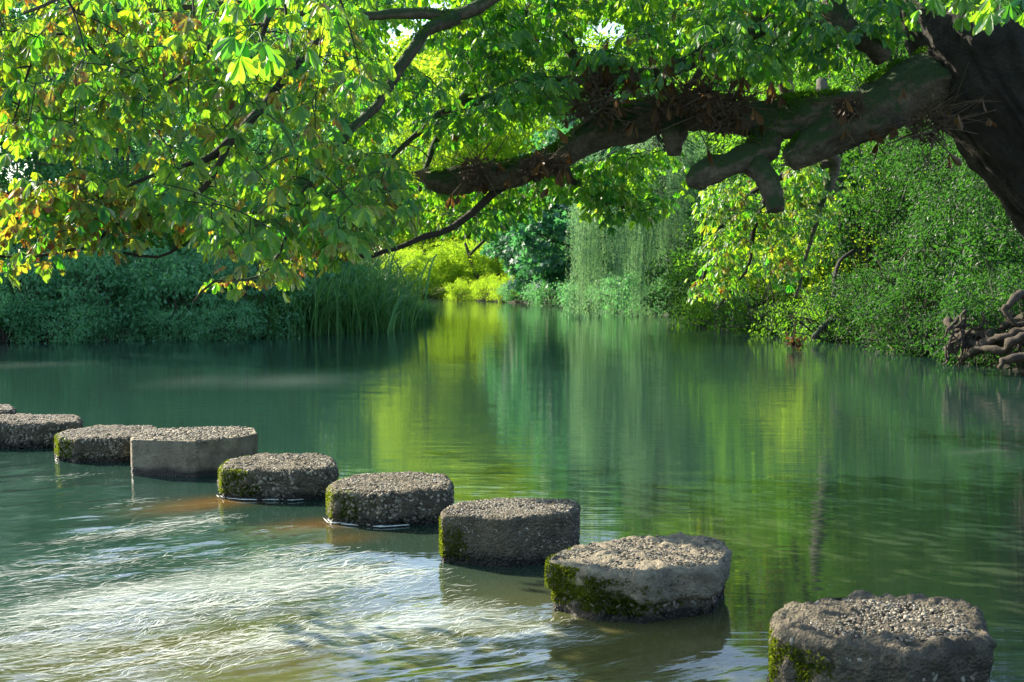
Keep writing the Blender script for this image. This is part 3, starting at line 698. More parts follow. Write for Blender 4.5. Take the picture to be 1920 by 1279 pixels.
side = nrm(np.cross(up, ax0)); up = np.cross(ax0, side)
size = (.055+.062*RNG.random(n)**1.3)*np.where((LP[:, 1] < 5.6) & (LP[:, 2] > 4.2), 1.9, 1); ag = np.clip(LA+RNG.normal(0, .2, n), 0, 1); rn = RNG.random(n)
A = Acc()
for fan, sz in ((0, 1.0), (.45, .92), (-.45, .92), (.95, .72), (-.95, .72), (1.5, .45), (-1.5, .45)):
    fa = fan+RNG.normal(0, .08, n)[:, None]
    d = nrm(ax0*np.cos(fa)+side*np.sin(fa)-up*.12+np.array([0, 0, -.22])+RNG.normal(0, .13, (n, 3)))
    nr = nrm(up+side*np.sin(fa)*.35+RNG.normal(0, .42, (n, 3)))
    keep = RNG.random(n) < (1 if abs(fan) < 1 else .62)
    leaves(A, LP[keep], d[keep], nr[keep], (size*sz*RNG.uniform(.85, 1.1, n))[keep], T_CHEST, rn[keep], age=np.clip(ag+RNG.normal(0, .1, n), 0, 1)[keep])
tlink('crown', A.mesh('crown', M['chestnut']))
# burrs: tufts of dry shoots with withered leaves
for bx, by, Y, sz, nt_ in ((1112,200,8.45,1.25,120),(1125,160,8.5,.8,60),(895,322,8.75,1.0,60),(1000,318,8.65,.8,50),(1040,312,8.6,.6,35),(1250,195,8.35,1.0,70),(1310,190,8.3,1.2,90),(1375,200,8.3,.9,60),(1350,225,8.2,.9,50),(1590,205,7.85,.8,40),(1740,235,7.9,1.2,90)):
    A = Acc(); B = Acc(); c0 = P(bx, by, Y)
    for k in range(nt_):
        d = nrm(RNG.normal(size=3)*[.8, .6, .55]+[0, -.25, .28]); L = RNG.uniform(.08, .34)*sz; s0 = c0+RNG.normal(0, .05*sz, 3)*[1.3, .6, .7]
        b = rand_dirs(1)[0]*L*.3; pts = np.array([s0, s0+d*L*.5+b*.4, s0+d*L+b+[0, 0, -.05*L]]); pts = smooth_path(pts, L/6)
        tube(A, pts, np.linspace(.0042, .0016, len(pts))*RNG.uniform(.7, 1.5), 4, cap=False)
        if RNG.random() < .13:
            m = 3; pp = np.tile(pts[-1], (m, 1)); dd = nrm(np.array([0, 0, -1.0])+RNG.normal(0, .35, (m, 3)))
            leaves(B, pp, dd, rand_dirs(m), RNG.uniform(.06, .13, m), T_CHEST, RNG.random(m))
    # the woody knob itself
    th = rand_dirs(260); kk = c0+th*[.09*sz, .07*sz, .08*sz]*(1+RNG.uniform(-.3, .3, (260, 1)))
    leaves(A, kk, nrm(th+RNG.normal(0, .5, (260, 3))), rand_dirs(260), RNG.uniform(.02, .05, 260), T_SIMPLE, RNG.random(260))
    A.a = {}
    o = tlink('shoot_tuft', A.mesh('shoot_tuft', M['deadtwig']))
    if B.n:
        m2 = B.mesh('withered_leaves', M['dead']); m2.transform(__import__('mathutils').Matrix.Translation(-Vector(CH_BASE))); link('withered_leaves', m2, o)
# moss cushions on the upper sides of the limbs
A = Acc()
for pth, dens in ((LIMB, 22000), (LIMB2, 22000), (BR[0][:7], 1800), (BR[1][:5], 1500), (BR[2][:8], 1500), (STUBA, 900)):
    q = px_path(pth, .03); n = dens; i = RNG.integers(0, len(q)-1, n); t, a, b = frames(q[:, :3])
    ang = RNG.normal(0, 1.0, n); up = nrm(np.array([0, 0, 1.0])-t[i]*t[i][:, 2:3]); sd = np.cross(t[i], up)
    d = up*np.cos(ang)[:, None]+sd*np.sin(ang)[:, None]; p = q[i, :3]+t[i]*RNG.uniform(-.02, .02, (n, 1))+d*(q[i, 3]*(.8 if dens > 8000 else .95)*RNG.uniform(.93, 1.12, n))[:, None]
    k = fbm(p*5, 3, 21) > -.10+.24*np.abs(ang); p, d = p[k], d[k]; n = len(p)
    leaves(A, p, nrm(d+rand_dirs(n)*.6), rand_dirs(n), RNG.uniform(.010, .024, n), T_SIMPLE, RNG.random(n))
tlink('moss', A.mesh('moss', M['limbmoss']))

# ------------------------------------------------------------------ background plants
def blob_leaves(acc, clumps, per, spread, size, tmpl, rng, droop=.5, flat=.6):
    """leaves gathered in clumps round the clump centres"""
    n = len(clumps)*per; c = np.repeat(clumps, per, 0); d = rng.normal(size=(n, 3))*spread*np.repeat(rng.uniform(.45, 1.05, (len(clumps), 1)), per, 0); p = c+d
    ax = nrm(nrm(d)*.8+rng.normal(0, .5, (n, 3))+[0, 0, -droop]); nr = nrm(np.array([0, 0, flat])+rng.normal(0, .6, (n, 3)))
    leaves(acc, p, ax, nr, size*rng.uniform(.55, 1.1, n)*np.repeat(rng.uniform(.8, 1.5, len(clumps)), per), tmpl, np.clip(np.repeat(rng.random(len(clumps)), per)*.5+rng.random(n)*.5, 0, 1))
def make_plant(key, seed, mat, Rr, zc, n_cl, per, spread, size, tmpl=T_SIMPLE, trunk_h=0, trunk_r=.1, shell=.55, droop=.5, tmat='greybark', lean=(0, 0)):
    """returns list of (name, mesh) parts: stem/trunk with limbs reaching every few clumps, and crown"""
    rng = np.random.default_rng(seed); Rr = np.array(Rr, float)
    d = nrm(rng.normal(size=(n_cl, 3))); r = rng.uniform(shell, 1, (n_cl, 1))**.6
    lump = 1+.55*fbm(d*2.0, 3, seed)[:, None]
    cl = d*r*Rr*lump; cl[:, 2] += zc; cl[:, :2] += np.array(lean)*cl[:, 2:3]
    cl = cl[cl[:, 2] > .05]
    A = Acc(); blob_leaves(A, cl, per, np.array(spread), size, tmpl, rng, droop)
    T = Acc(); top = np.array([lean[0]*zc, lean[1]*zc, zc+.25*Rr[2]])
    if trunk_h:
        tp = smooth_path(np.array([[0, 0, -.4], [lean[0]*.5*zc+.1*trunk_r, 0, zc*.5], top]), .3)
        tube(T, tp, np.linspace(trunk_r*1.25, trunk_r*.35, len(tp)), 10, rough=.2, rfreq=3, seed=seed); ns = 26
    else: ns = 22
    for k in range(ns):
        c = cl[rng.integers(len(cl))]
        if trunk_h: s = tp[rng.integers(len(tp)//3, len(tp))]; r0 = trunk_r*.35
        else: s = np.array([rng.normal(0, .12), rng.normal(0, .12), -.2]); r0 = .022+.01*Rr[2]
        pth = smooth_path(np.array([s, (s+c)/2+[0, 0, .15*np.linalg.norm(c-s)]+rng.normal(0, .08, 3)*Rr[0], c]), .25)
        tube(T, pth, np.linspace(r0, .008, len(pth)), 5, cap=False)
    return [('trunk' if trunk_h else 'stems', T.mesh('stem', M[tmat], True)), ('crown' if trunk_h else 'foliage', A.mesh(key, M[mat]))]
def make_reeds(seed, n=420):
    rng = np.random.default_rng(seed); A = Acc(); K = 7
    b = rng.normal(0, .42, (n, 2)); L = rng.uniform(1.1, 2.3, n); az = rng.uniform(0, 6.28, n); tilt = rng.uniform(.05, .5, n); bend = rng.uniform(.9, 3.2, n)
    p = np.stack([b[:, 0], b[:, 1], 0*L-.05], -1); path = [p]
    for k in range(K-1):
        a = tilt+bend*(k/(K-1))**2.2; path.append(path[-1]+np.stack([np.sin(a)*np.cos(az), np.sin(a)*np.sin(az), np.cos(a)], -1)*(L/(K-1))[:, None])
    path = np.stack(path, 1); sd = np.stack([-np.sin(az+.6), np.cos(az+.6), 0*az], -1)[:, None]
    w = (rng.uniform(.014, .030, n)[:, None]*np.array([.8, 1, 1, .9, .7, .45, .04])[None])[..., None]
    v = np.stack([path-sd*w, path+sd*w], 2).reshape(-1, 3); i = (np.arange(n)*K*2)[:, None]+(np.arange(K-1)*2)[None]
    r = np.repeat(rng.random(n), K*2); A.add(v, np.stack([i, i+1, i+3, i+2], -1).reshape(-1, 4), rnd=r, lu=r*0, lv=r*0)
    return [('blades', A.mesh('reed', M['reed']))]
def make_willow(seed):
    rng = np.random.default_rng(seed); A = Acc(); T = Acc()
    tp = smooth_path(np.array([[1.6, 2.6, -.4], [1.3, 2.2, 3], [.5, 1, 6], [0, .3, 8]]), .3); tube(T, tp, np.linspace(.38, .14, len(tp)), 12, rough=.2, rfreq=2)
    nst = 900; BG = []
    for k in range(60):
        r = rng.uniform(.15, 1)**.6*3.0; a = rng.uniform(0, 6.28); zt = 7.9-(r/3)**2*3.6+rng.normal(0, .6)
        BG.append((r*math.cos(a)*1.05, r*math.sin(a)*.8, zt, max(1.5, min(zt-rng.uniform(-.05, 2.2), rng.uniform(2.0, 7)))))
    for k in range(nst):
        bx, by, zt, L = BG[rng.integers(60)]; bx += rng.normal(0, .2); by += rng.normal(0, .2); zt += rng.normal(0, .2); L = L*rng.uniform(.75, 1.05)
        s = np.array([bx, by, zt])
        if rng.random() < .18: L = zt-rng.uniform(0, .4)
        m = int(L/.07); t = np.linspace(0, 1, m)
        sx, sy = rng.normal(0, .25, 2); p = s+np.stack([sx*t+.12*fbm(np.stack([t*3, t*0+k, t*0], -1), 2, seed), sy*t, -L*t], -1)
        if k % 3 == 0: tube(T, p[::6], .004, 3, cap=False)
        pp = np.repeat(p, 2, 0)+rng.normal(0, .025, (2*m, 3)); n = len(pp)
        leaves(A, pp, nrm(rng.normal(0, .6, (n, 3))+[0, 0, -1.1]), rand_dirs(n, rng), rng.uniform(.07, .14, n), T_NARROW, np.clip(rng.random(n)*.6+.4*rng.random(), 0, 1))
        if k % 12 == 0: tube(T, smooth_path(np.array([tp[-1-int(rng.integers(4))], [s[0]*.5, s[1]*.5, zt+.6], s]), .3), .025, 4, cap=False)
    return [('trunk', T.mesh('trunk', M['darkbark'], True)), ('crown', A.mesh('willow', M['willow']))]
PROTO = {
 'far':   lambda: make_plant('far', 1, 'hazel', (3.6, 3.4, 5.0), 7.0, 330, 95, (.42, .42, .30), .17, trunk_h=1, trunk_r=.28),
 'far2':  lambda: make_plant('far2', 2, 'fresh', (3.2, 3.2, 4.2), 5.6, 300, 90, (.40, .40, .28), .16, trunk_h=1, trunk_r=.22),
 'left':  lambda: make_plant('left', 3, 'teal', (2.9, 2.8, 4.2), 5.6, 330, 95, (.34, .34, .24), .12, trunk_h=1, trunk_r=.2),
 'right': lambda: make_plant('right', 4, 'hazel', (2.6, 2.5, 3.4), 4.4, 300, 84, (.30, .30, .20), .095, trunk_h=1, trunk_r=.17),
 'dark': lambda: make_plant('dark', 24, 'laurel', (2.6, 2.5, 3.4), 4.4, 280, 84, (.30, .30, .20), .10, trunk_h=1, trunk_r=.17),  # 'right' tree in darker leaves, shade of the slope put into the colour
 'darkbush': lambda: make_plant('darkbush', 25, 'laurel', (1.6, 1.3, 1.4), 1.05, 150, 50, (.17, .17, .12), .09),  # 'bush' in darker leaves, shade of the right bank put into the colour
 'glow':  lambda: make_plant('glow', 5, 'fresh', (2.4, 2.0, 2.1), 1.6, 240, 80, (.28, .28, .20), .12),
 'nettle':lambda: make_plant('nettle', 6, 'teal', (1.35, 1.1, 1.15), .8, 170, 46, (.15, .15, .12), .085, droop=.9),
 'bramble':lambda: make_plant('bramble', 7, 'teal', (1.5, 1.0, .75), .45, 150, 48, (.15, .15, .10), .07, droop=.7),
 'tangle':lambda: make_plant('tangle', 21, 'hazel', (1.5, 1.1, 1.0), .5, 120, 34, (.20, .18, .14), .085, droop=1.1),
 'bush':  lambda: make_plant('bush', 8, 'hazel', (1.6, 1.3, 1.4), 1.05, 150, 50, (.17, .17, .12), .075),
 'lowbush':lambda: make_plant('lowbush', 12, 'fresh', (1.3, 1.1, .9), .65, 150, 55, (.15, .15, .10), .07),
 'syc':   lambda: make_plant('syc', 9, 'maple', (3.0, 2.6, 3.4), 3.2, 270, 30, (.34, .34, .18), .26, T_MAPLE, trunk_h=1, trunk_r=.2, droop=.8),
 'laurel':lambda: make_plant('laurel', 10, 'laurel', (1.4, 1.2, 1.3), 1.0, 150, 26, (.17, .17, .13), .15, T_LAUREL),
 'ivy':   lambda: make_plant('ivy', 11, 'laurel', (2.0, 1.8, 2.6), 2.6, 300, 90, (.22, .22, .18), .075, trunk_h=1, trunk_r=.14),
 'reed':  lambda: make_reeds(13),
 'reed2': lambda: make_reeds(14),
 'willow':lambda: make_willow(15),
}
CACHE = {}
def place(key, px, Y, label, name, cat, s=1.0, rz=None, group=None, dz=0.0, z=None, nonu=None):
    x = (px-960)/F*Y; zz = float(ground_z(x, Y)[0]) if z is None else z
    if key not in CACHE: CACHE[key] = PROTO[key]()
    sx = s if nonu is None else nonu
    r = empty(name, (x, Y, max(zz, -.1)+dz), label, cat, group, rz if rz is not None else random.uniform(0, 6.28), sx)
    for nm, me in CACHE[key]: link(nm, me, r)
    return r
# left bank
gN = 'nettle shrubs along the left bank'
for px, Y, s, lb in ((-60,28.2,1.1,'teal green nettle shrub cut by the left edge above the water'),(60,28.0,1.0,'nettle shrub spilling down to the water near the left edge'),
    (165,28.6,1.15,'tall nettle shrub beneath the lowest orange chestnut leaves'),(265,29.3,.9,'small nettle shrub in front of the dark hollow left of the grey rock'),
    (360,29.3,1.25,'broad nettle shrub standing behind the grey rock'),(450,29.6,1.2,'nettle shrub just left of the reed bed'),(20,30.5,1.7,'large nettle shrub in the second row at the far left'),
    (330,31.5,1.9,'tallest nettle thicket behind the grey rock, below the hanging branches'),(180,31.2,1.3,'nettle shrub in the second row beside the dark hollow'),(480,32.5,2.0,'big nettle thicket rising behind the left end of the reeds')):
    place('nettle', px, Y, lb, 'nettle_shrub', 'shrub', s, group=gN)
for px, Y, s, lb in ((10,27.4,.9,'low bramble mat at the waterline by the left edge'),(110,27.7,.95,'low bramble mat trailing in the water between two nettle shrubs'),(215,28.2,.8,'low pale leaved bramble left of the grey rock'),
    (345,28.6,.8,'low bramble hugging the right side of the grey rock'),(425,28.7,.9,'low bramble between the grey rock and the reeds')):
    place('bramble', px, Y, lb, 'bramble', 'bramble', s, group='brambles at the foot of the left bank')
for px, Y, key, s, lb in ((105,30.2,'bush',.9,'yellow green bush rising between the nettles at the left'),(300,30.6,'bush',1.0,'light green bush behind the dark hollow and the grey rock'),(420,30.8,'lowbush',1.1,'bright low bush next to the reed bed'),(-20,29.6,'lowbush',1.0,'bright low bush cut by the left edge'),(215,33,'bush',1.7,'tall light green bush in the back row of the left bank')):
    place(key, px, Y, lb, 'bank_bush', 'bush', s, group='lighter bushes on the left bank')
for px, Y, s, lb in ((-260,33,1.2,'dark tree beyond the left edge whose crown fills the top left corner'),(-90,35,1.25,'dark green tree at the far left behind the nettles'),(80,37,1.2,'bluish green tree behind the dangling yellow leaves'),(230,35,.95,'round crowned tree behind the nettles on the left bank'),
    (400,39,1.15,'tree on the left bank rising behind the orange leaved branches'),(560,44,1.2,'tree behind the reed bed, right of the others on the left bank')):
    place('left', px, Y, lb, 'bank_tree', 'tree', s, group='trees on the left bank')
gr = 'reed clumps along the point of the left bank'
k = 0
place('reed', 792, 40.2, 'smallest reed clump at the very tip of the point', 'reed_clump', 'reeds', .5, group=gr)
RL = ['leftmost reed clump beside the nettles','reed clump second from the nettles','upright reed clump in the left half of the bed','dense reed clump near the middle of the bed at the waterline',
      'reed clump at the waterline right of the middle of the bed','reed clump leaning over the water near the point','last reed clump at the tip of the point, blades drooping into the river',
      'reed clump in the back row behind the nettles','tall reed clump in the back row left of the middle','tall reed clump in the back row at the middle of the bed','back row reed clump where the sun catches the tips',
      'back row reed clump close to the point','reed clump on the crest behind the point','thin reed clump at the far back of the bed']
for (px, Y, s), lb in zip(((505,30.2,.9),(545,30.6,.95),(585,31,1.0),(632,32,1.0),(680,33.2,.95),(718,35.2,.8),(762,37.5,.52),(530,32.5,1.25),(580,33,1.35),(625,34.5,1.35),(670,36,1.3),(700,37.5,1.05),(732,39.5,.75),(655,39.5,1.5)), RL):
    place('reed' if k % 2 else 'reed2', px, Y, lb, 'reed_clump', 'reeds', s*1.02, group=gr); k += 1
# far bank
for px, Y, s, lb in ((748,72,.75,'glowing yellow green bush behind the tip of the reeds'),(800,71,.8,'brightest sunlit bush at the end of the river'),(862,72,.85,'sunlit lime bush behind the bare forked stems'),
    (905,71,.8,'sunlit bush just left of the blue green sycamore'),(815,92,1.5,'tall lime coloured bush at the back of the bright clearing'),(925,88,1.5,'tall pale green bush above the far end of the river'),(700,90,1.2,'pale bush in the sun behind the reed bed')):
    place('glow', px, Y, lb, 'sunlit_bush', 'bush', s, group='sunlit bushes at the far end of the river')
for px, Y, key, s, lb in ((775,124,'far2',2.6,'tallest distant tree, closing the gap above the reed bed'),(875,126,'far2',2.6,'tallest distant tree above the bright clearing'),(800,88,'far2',1.4,'slender lime green tree in the bright clearing behind the reeds'),(865,92,'far2',1.6,'lime green tree in the bright clearing behind the bare stems'),(930,90,'far2',1.4,'lime green tree at the right of the bright clearing'),(640,112,'far2',1.9,'tall bright tree behind the reed bed seen through the chestnut leaves'),(760,114,'far2',2.2,'tall yellow green tree left of the end of the river'),(900,112,'far2',2.2,'tall yellow green tree straight above the end of the river'),
    (1040,108,'far2',2.2,'tall green tree behind the sycamore, filling the gap in the chestnut crown'),(1180,84,'far',1.9,'tall green tree behind the willow'),(1330,76,'far',1.8,'tall green tree behind the chestnut limb'),
    (500,110,'far2',2.2,'tree showing bright between the chestnut branches left of the middle'),(1480,64,'far',1.7,'tree behind the hanging stubs of the limb'),(360,108,'far2',2.2,'distant tree behind the left bank trees')):
    place(key, px, Y, lb, 'background_tree', 'tree', s, group='tall trees closing the view')
for px, Y, s, lb in ((1022,62,1.0,'blue green sycamore right of the bright clearing'),(1085,56,1.05,'blue green sycamore reaching down to the far bank, left of the willow'),(1140,60,1.5,'taller sycamore behind the left side of the willow')):
    place('syc', px, Y, lb, 'sycamore_tree', 'tree', s, group='sycamores on the far bank')
for px, Y, s, lb in ((985,62,.6,'low bush at the waterline under the left sycamore'),(1030,57.5,.7,'low bush at the waterline under the right sycamore'),(1100,52,.75,'low dry bush on the bank left of the willow fronds'),(1275,43,.9,'dark low bush in the hollow right of the willow'),(1200,47,.9,'dark low bush in the shade behind the willow')):
    place('bramble', px, Y, lb, 'low_bush', 'bush', s*1.6, group='low bushes on the far bank')
w = place('willow', 1218, 41.5, 'weeping willow trailing its grey green fronds into the river', 'weeping_willow', 'tree', .88, rz=0)
place('willow', 1345, 47, 'taller sunlit weeping willow behind and right of the one touching the water', 'weeping_willow', 'tree', 1.15, rz=.3)
# right bank
for px, Y, s, lb in ((868,67,.8,'small low bush at the foot of the bare forked stems'),(915,65.5,.8,'small low bush between the bare stems and the sycamore'),(950,64,.8,'small low bush at the waterline left of the sycamore')):
    place('lowbush', px, Y, lb, 'low_bush', 'bush', s, group='low bushes by the bare stems')
gR = 'bright bushes along the right bank'
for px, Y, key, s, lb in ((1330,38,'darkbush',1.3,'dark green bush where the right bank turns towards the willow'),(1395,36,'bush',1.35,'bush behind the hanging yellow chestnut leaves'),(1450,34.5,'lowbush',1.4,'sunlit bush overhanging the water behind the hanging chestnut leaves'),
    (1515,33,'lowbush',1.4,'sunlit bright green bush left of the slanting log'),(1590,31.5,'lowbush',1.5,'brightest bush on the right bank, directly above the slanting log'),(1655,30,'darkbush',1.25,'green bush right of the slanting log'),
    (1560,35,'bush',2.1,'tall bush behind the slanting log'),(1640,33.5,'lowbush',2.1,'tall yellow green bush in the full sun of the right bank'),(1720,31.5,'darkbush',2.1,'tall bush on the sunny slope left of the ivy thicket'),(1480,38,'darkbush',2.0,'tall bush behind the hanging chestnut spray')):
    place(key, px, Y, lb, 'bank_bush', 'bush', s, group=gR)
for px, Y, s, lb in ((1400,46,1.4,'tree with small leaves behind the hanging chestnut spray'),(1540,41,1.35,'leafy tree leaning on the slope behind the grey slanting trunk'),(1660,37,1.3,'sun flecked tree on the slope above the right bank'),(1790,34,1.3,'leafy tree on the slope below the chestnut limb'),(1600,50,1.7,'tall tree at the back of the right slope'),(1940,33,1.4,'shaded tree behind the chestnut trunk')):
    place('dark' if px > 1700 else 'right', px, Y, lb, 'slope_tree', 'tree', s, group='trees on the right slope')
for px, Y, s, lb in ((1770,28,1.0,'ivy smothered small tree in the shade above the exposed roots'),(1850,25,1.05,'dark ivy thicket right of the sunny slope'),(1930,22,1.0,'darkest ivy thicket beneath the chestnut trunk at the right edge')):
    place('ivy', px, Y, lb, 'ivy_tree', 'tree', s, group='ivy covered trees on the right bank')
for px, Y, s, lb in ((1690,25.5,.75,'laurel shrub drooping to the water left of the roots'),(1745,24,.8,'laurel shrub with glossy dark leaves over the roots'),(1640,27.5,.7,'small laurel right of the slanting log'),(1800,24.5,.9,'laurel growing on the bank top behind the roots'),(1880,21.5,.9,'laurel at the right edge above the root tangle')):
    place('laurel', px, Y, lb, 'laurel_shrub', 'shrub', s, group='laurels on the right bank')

gU = 'undergrowth at the foot of the right bank'
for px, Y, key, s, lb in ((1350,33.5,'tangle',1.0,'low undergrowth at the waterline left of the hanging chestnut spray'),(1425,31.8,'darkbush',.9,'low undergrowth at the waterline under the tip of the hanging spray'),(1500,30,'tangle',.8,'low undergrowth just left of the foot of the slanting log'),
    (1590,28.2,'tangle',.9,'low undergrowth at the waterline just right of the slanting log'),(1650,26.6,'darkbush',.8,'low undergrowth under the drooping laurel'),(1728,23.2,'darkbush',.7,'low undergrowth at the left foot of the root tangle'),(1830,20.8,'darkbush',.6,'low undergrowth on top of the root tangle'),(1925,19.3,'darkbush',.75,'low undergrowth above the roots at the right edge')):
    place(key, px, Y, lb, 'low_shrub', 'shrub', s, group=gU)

# slanting grey trunk on the right slope
def px_thing(name, pts, mat, label, cat, sides=12, rough=.2, rf=3, step=.1, group=None, parts=None):
    q = px_path(pts, step); base = q[0, :3].copy(); A = Acc(); tube(A, q[:, :3]-base, q[:, 3], sides, rough=rough, rfreq=rf, seed=3)
    o = link(name, A.mesh(name, M[mat], True), None, base); return tag(o, label, cat, group), base
px_thing('leaning_trunk', [(1625,500,31,24),(1600,440,31,20),(1575,380,31,19),(1560,330,31,17),(1548,250,31.5,14),(1540,150,32,10)], 'greybark', 'grey tree trunk leaning left on the sunny slope', 'tree trunk', rf=4)
px_thing('fallen_log', [(1525,632,26.8,5),(1550,606,27.2,6),(1575,588,27.8,6),(1600,568,28.5,5)], 'greybark', 'slanting dead log with its lower end in the water', 'log', step=.06, rf=8)
px_thing('bent_branch', [(1545,600,28,3),(1562,560,28,4),(1565,520,28,4),(1575,490,28.3,3.5),(1600,470,28.8,3)], 'twig', 'bare bent branch arching above the slanting log', 'branch', step=.08, rf=8)
px_thing('forked_stem', [(925,558,70,6),(905,535,70,5),(890,510,70,4.5),(880,480,70,3.5),(872,455,70,2)], 'twig', 'dark bare stem leaning left in front of the bright bushes', 'stem', rf=3, group='bare stems at the far end of the river')
px_thing('forked_stem', [(938,558,70,5),(935,520,70,4),(930,480,70,3.5),(925,445,70,2)], 'twig', 'dark bare stem standing upright beside the leaning one', 'stem', rf=3, group='bare stems at the far end of the river')
def bare_shrub(px, py, Y, n, hgt, label, mat='twig', seed=0, lean=(-.4, 0)):
    rng = np.random.default_rng(seed); A = Acc(); b0 = P(px, py, Y); b0[2] = max(float(ground_z(b0[0], Y)[0]), 0)-.05
    for k in range(n):
        d = nrm(np.array([rng.normal(lean[0], .6), rng.normal(-.2, .4), rng.uniform(.3, 1.1)])); L = hgt*rng.uniform(.5, 1.1)
        p0 = np.array([rng.normal(0, .12), rng.normal(0, .1), 0]); m = p0+d*L*.5+rng.normal(0, .1, 3)*L; e = p0+d*L+np.array([0, 0, -.12*L])+rng.normal(0, .08, 3)*L
        q = smooth_path(np.array([p0, m, e]), .12); tube(A, q, np.linspace(.026, .006, len(q))*rng.uniform(.6, 1.3), 5)
        for j in range(4):
            i = rng.integers(len(q)//3, len(q)); dd = nrm(d+rng.normal(0, .7, 3)); l2 = L*rng.uniform(.15, .4)
            tube(A, smooth_path(np.array([q[i], q[i]+dd*l2*.5+rng.normal(0, .03, 3), q[i]+dd*l2]), .1), .0055, 4)
    return tag(link('bare_shrub', A.mesh('bare_shrub', M[mat], True), None, b0), label, 'shrub', 'leafless shrubs on the right bank')
bare_shrub(1560, 625, 27.6, 12, 1.5, 'bare twiggy shrub at the waterline beside the foot of the slanting log', seed=1)
bare_shrub(1745, 560, 25.2, 13, 2.6, 'tall bare shrub with dark twigs above the left side of the roots', seed=2)
bare_shrub(1480, 612, 30, 10, 1.3, 'low bare shrub under the tip of the hanging chestnut spray', seed=3)
bare_shrub(1690, 620, 24.6, 12, 1.5, 'dry pale bare shrub between the laurel and the roots', 'deadtwig', 4)
bare_shrub(1860, 520, 21.8, 12, 2.2, 'dark bare shrub on the bank top by the right edge', seed=5)
# drifted twig tuft caught on a hanging shoot
A = Acc(); B = Acc(); c0 = P(1489, 628, 24.5); c0[2] = .12
for k in range(40):
    d = nrm(RNG.normal(size=3)*[.8, .6, .5]); L = RNG.uniform(.1, .28); tube(A, np.array([-d*L*.3, d*L*.4+rand_dirs(1)[0]*.03, d*L]), np.array([.006, .004, .002]), 4)
tube(A, np.array([[0, 0, -.3], [0, 0, .1], [.03, 0, .45]]), .012, 5)
n = 70; leaves(A, RNG.normal(0, .09, (n, 3)), rand_dirs(n), rand_dirs(n), RNG.uniform(.06, .13, n), T_SIMPLE, RNG.random(n)); A.a = {}
tag(link('drift_tuft', A.mesh('drift_tuft', M['dead']), None, c0), 'small brown tuft of snagged leaves standing out of the water', 'debris')
# rock on the left bank
th = nrm(RNG.normal(size=(1, 3)))
def rock(name, loc, size, label, seed):
    me = bpy.data.meshes.new(name); import bmesh; bm = bmesh.new(); bmesh.ops.create_icosphere(bm, subdivisions=4, radius=1)
    for v_ in bm.verts:
        p = np.array(v_.co)[None]; k = 1+.35*fbm(p*1.3, 4, seed)[0]+.07*fbm(p*6, 3, seed)[0]; v_.co = Vector(p[0]*k*size)
    bm.to_mesh(me); bm.free(); me.materials.append(M['rock'])
    return tag(link(name, me, None, loc), label, 'rock')
g = G(308, 632); rock('rock', (g[0], g[1]-.1, .15), np.array([.38, .3, .30]), 'grey rock sitting at the waterline of the left bank', 5)
# roots on the right bank
A = Acc(); rc = P(1850, 640, 19.5); rc[2] = 0
def rooty(pts, r):
    q = px_path([(a, b, Y, r_) for (a, b, Y), r_ in zip(pts, r)], .05); q[:, :3] += np.stack([fbm(q[:, :3]*4, 3, 50), fbm(q[:, :3]*4, 3, 51), fbm(q[:, :3]*4, 3, 52)], -1)*.17
    q[:, 3] *= 1+.55*fbm(q[:, :3]*5, 2, 53)
    tube(A, q[:, :3]-rc, q[:, 3]*.9, 10, rough=.45, rfreq=11, seed=2)
rooty([(1930,560,18.5),(1900,560,18.3),(1892,580,18.2),(1905,600,18.2),(1935,600,18.3)], [9,8,7,6,5])
rooty([(1935,590,18.6),(1880,605,18.8),(1840,625,19),(1800,630,19.4),(1782,610,19.8),(1800,600,20),(1830,615,20)], [11,10,10,9,8,7,6])
rooty([(1930,610,18.2),(1880,625,18.4),(1850,650,18.6),(1815,645,19),(1790,625,19.3),(1795,660,19.3)], [10,10,9,9,7,5])
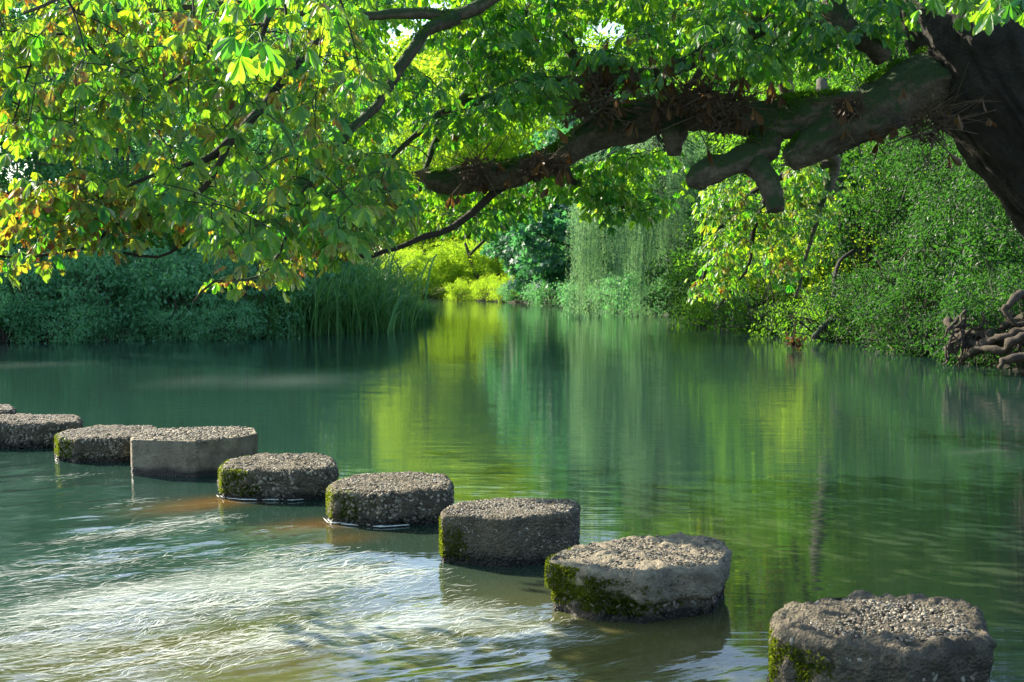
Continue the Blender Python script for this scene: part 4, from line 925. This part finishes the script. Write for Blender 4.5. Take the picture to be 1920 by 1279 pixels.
rooty([(1935,625,18),(1900,640,18.1),(1870,655,18.3),(1830,668,18.6),(1800,672,19)], [12,11,8,6,4])
rooty([(1850,620,18.8),(1845,650,18.7),(1830,672,18.7)], [8,6,4])
rooty([(1810,625,19.3),(1815,655,19.2),(1800,680,19.2)], [7,5,4])
rooty([(1780,590,20.3),(1790,620,19.8),(1785,660,19.6)], [5,5,4])
rooty([(1935,655,17.6),(1900,665,17.6),(1870,690,17.6)], [10,8,5])
for k in range(70):
    a = RNG.uniform(1775, 1930); b = RNG.uniform(580, 640); rooty([(a, b, 18.9), (a+RNG.uniform(-25, 15), b+20, 18.8), (a+RNG.uniform(-30, 10), b+RNG.uniform(35, 55), 18.8)], [3, 2.5, 1])
tag(link('root_tangle', A.mesh('root_tangle', M['root'], True), None, rc), 'tangle of pale exposed tree roots washed out of the right bank', 'tree roots')

# ------------------------------------------------------------------ light
d = Vector((SAZ[0]*math.cos(EL), SAZ[1]*math.cos(EL), math.sin(EL))).normalized()
sun = bpy.data.lights.new('sun', 'SUN'); sun.energy = 5; sun.angle = math.radians(.5); sun.color = (1, .90, .72)
so = bpy.data.objects.new('sun', sun); COL.objects.link(so); so.rotation_euler = d.to_track_quat('Z', 'Y').to_euler()
wd_ = bpy.data.worlds.new('World'); sc.world = wd_; wd_.use_nodes = True
nt = wd_.node_tree; bg = nt.nodes['Background']; sky = nt.nodes.new('ShaderNodeTexSky'); sky.sky_type = 'NISHITA'; sky.sun_disc = False
sky.sun_elevation = EL; sky.sun_rotation = math.atan2(d.x, d.y) % (2*math.pi)
nt.links.new(sky.outputs[0], bg.inputs[0]); bg.inputs[1].default_value = .135
sc.view_settings.view_transform = 'Standard'; sc.view_settings.look = 'None'; sc.view_settings.gamma = 1; sc.view_settings.exposure = 1.65
sc.cycles.max_bounces = 7; sc.cycles.diffuse_bounces = 3; sc.cycles.glossy_bounces = 3; sc.cycles.transmission_bounces = 4; sc.cycles.transparent_max_bounces = 8
sc.cycles.use_denoising = True; sc.cycles.sample_clamp_indirect = 6; sc.cycles.caustics_reflective = False; sc.cycles.caustics_refractive = False
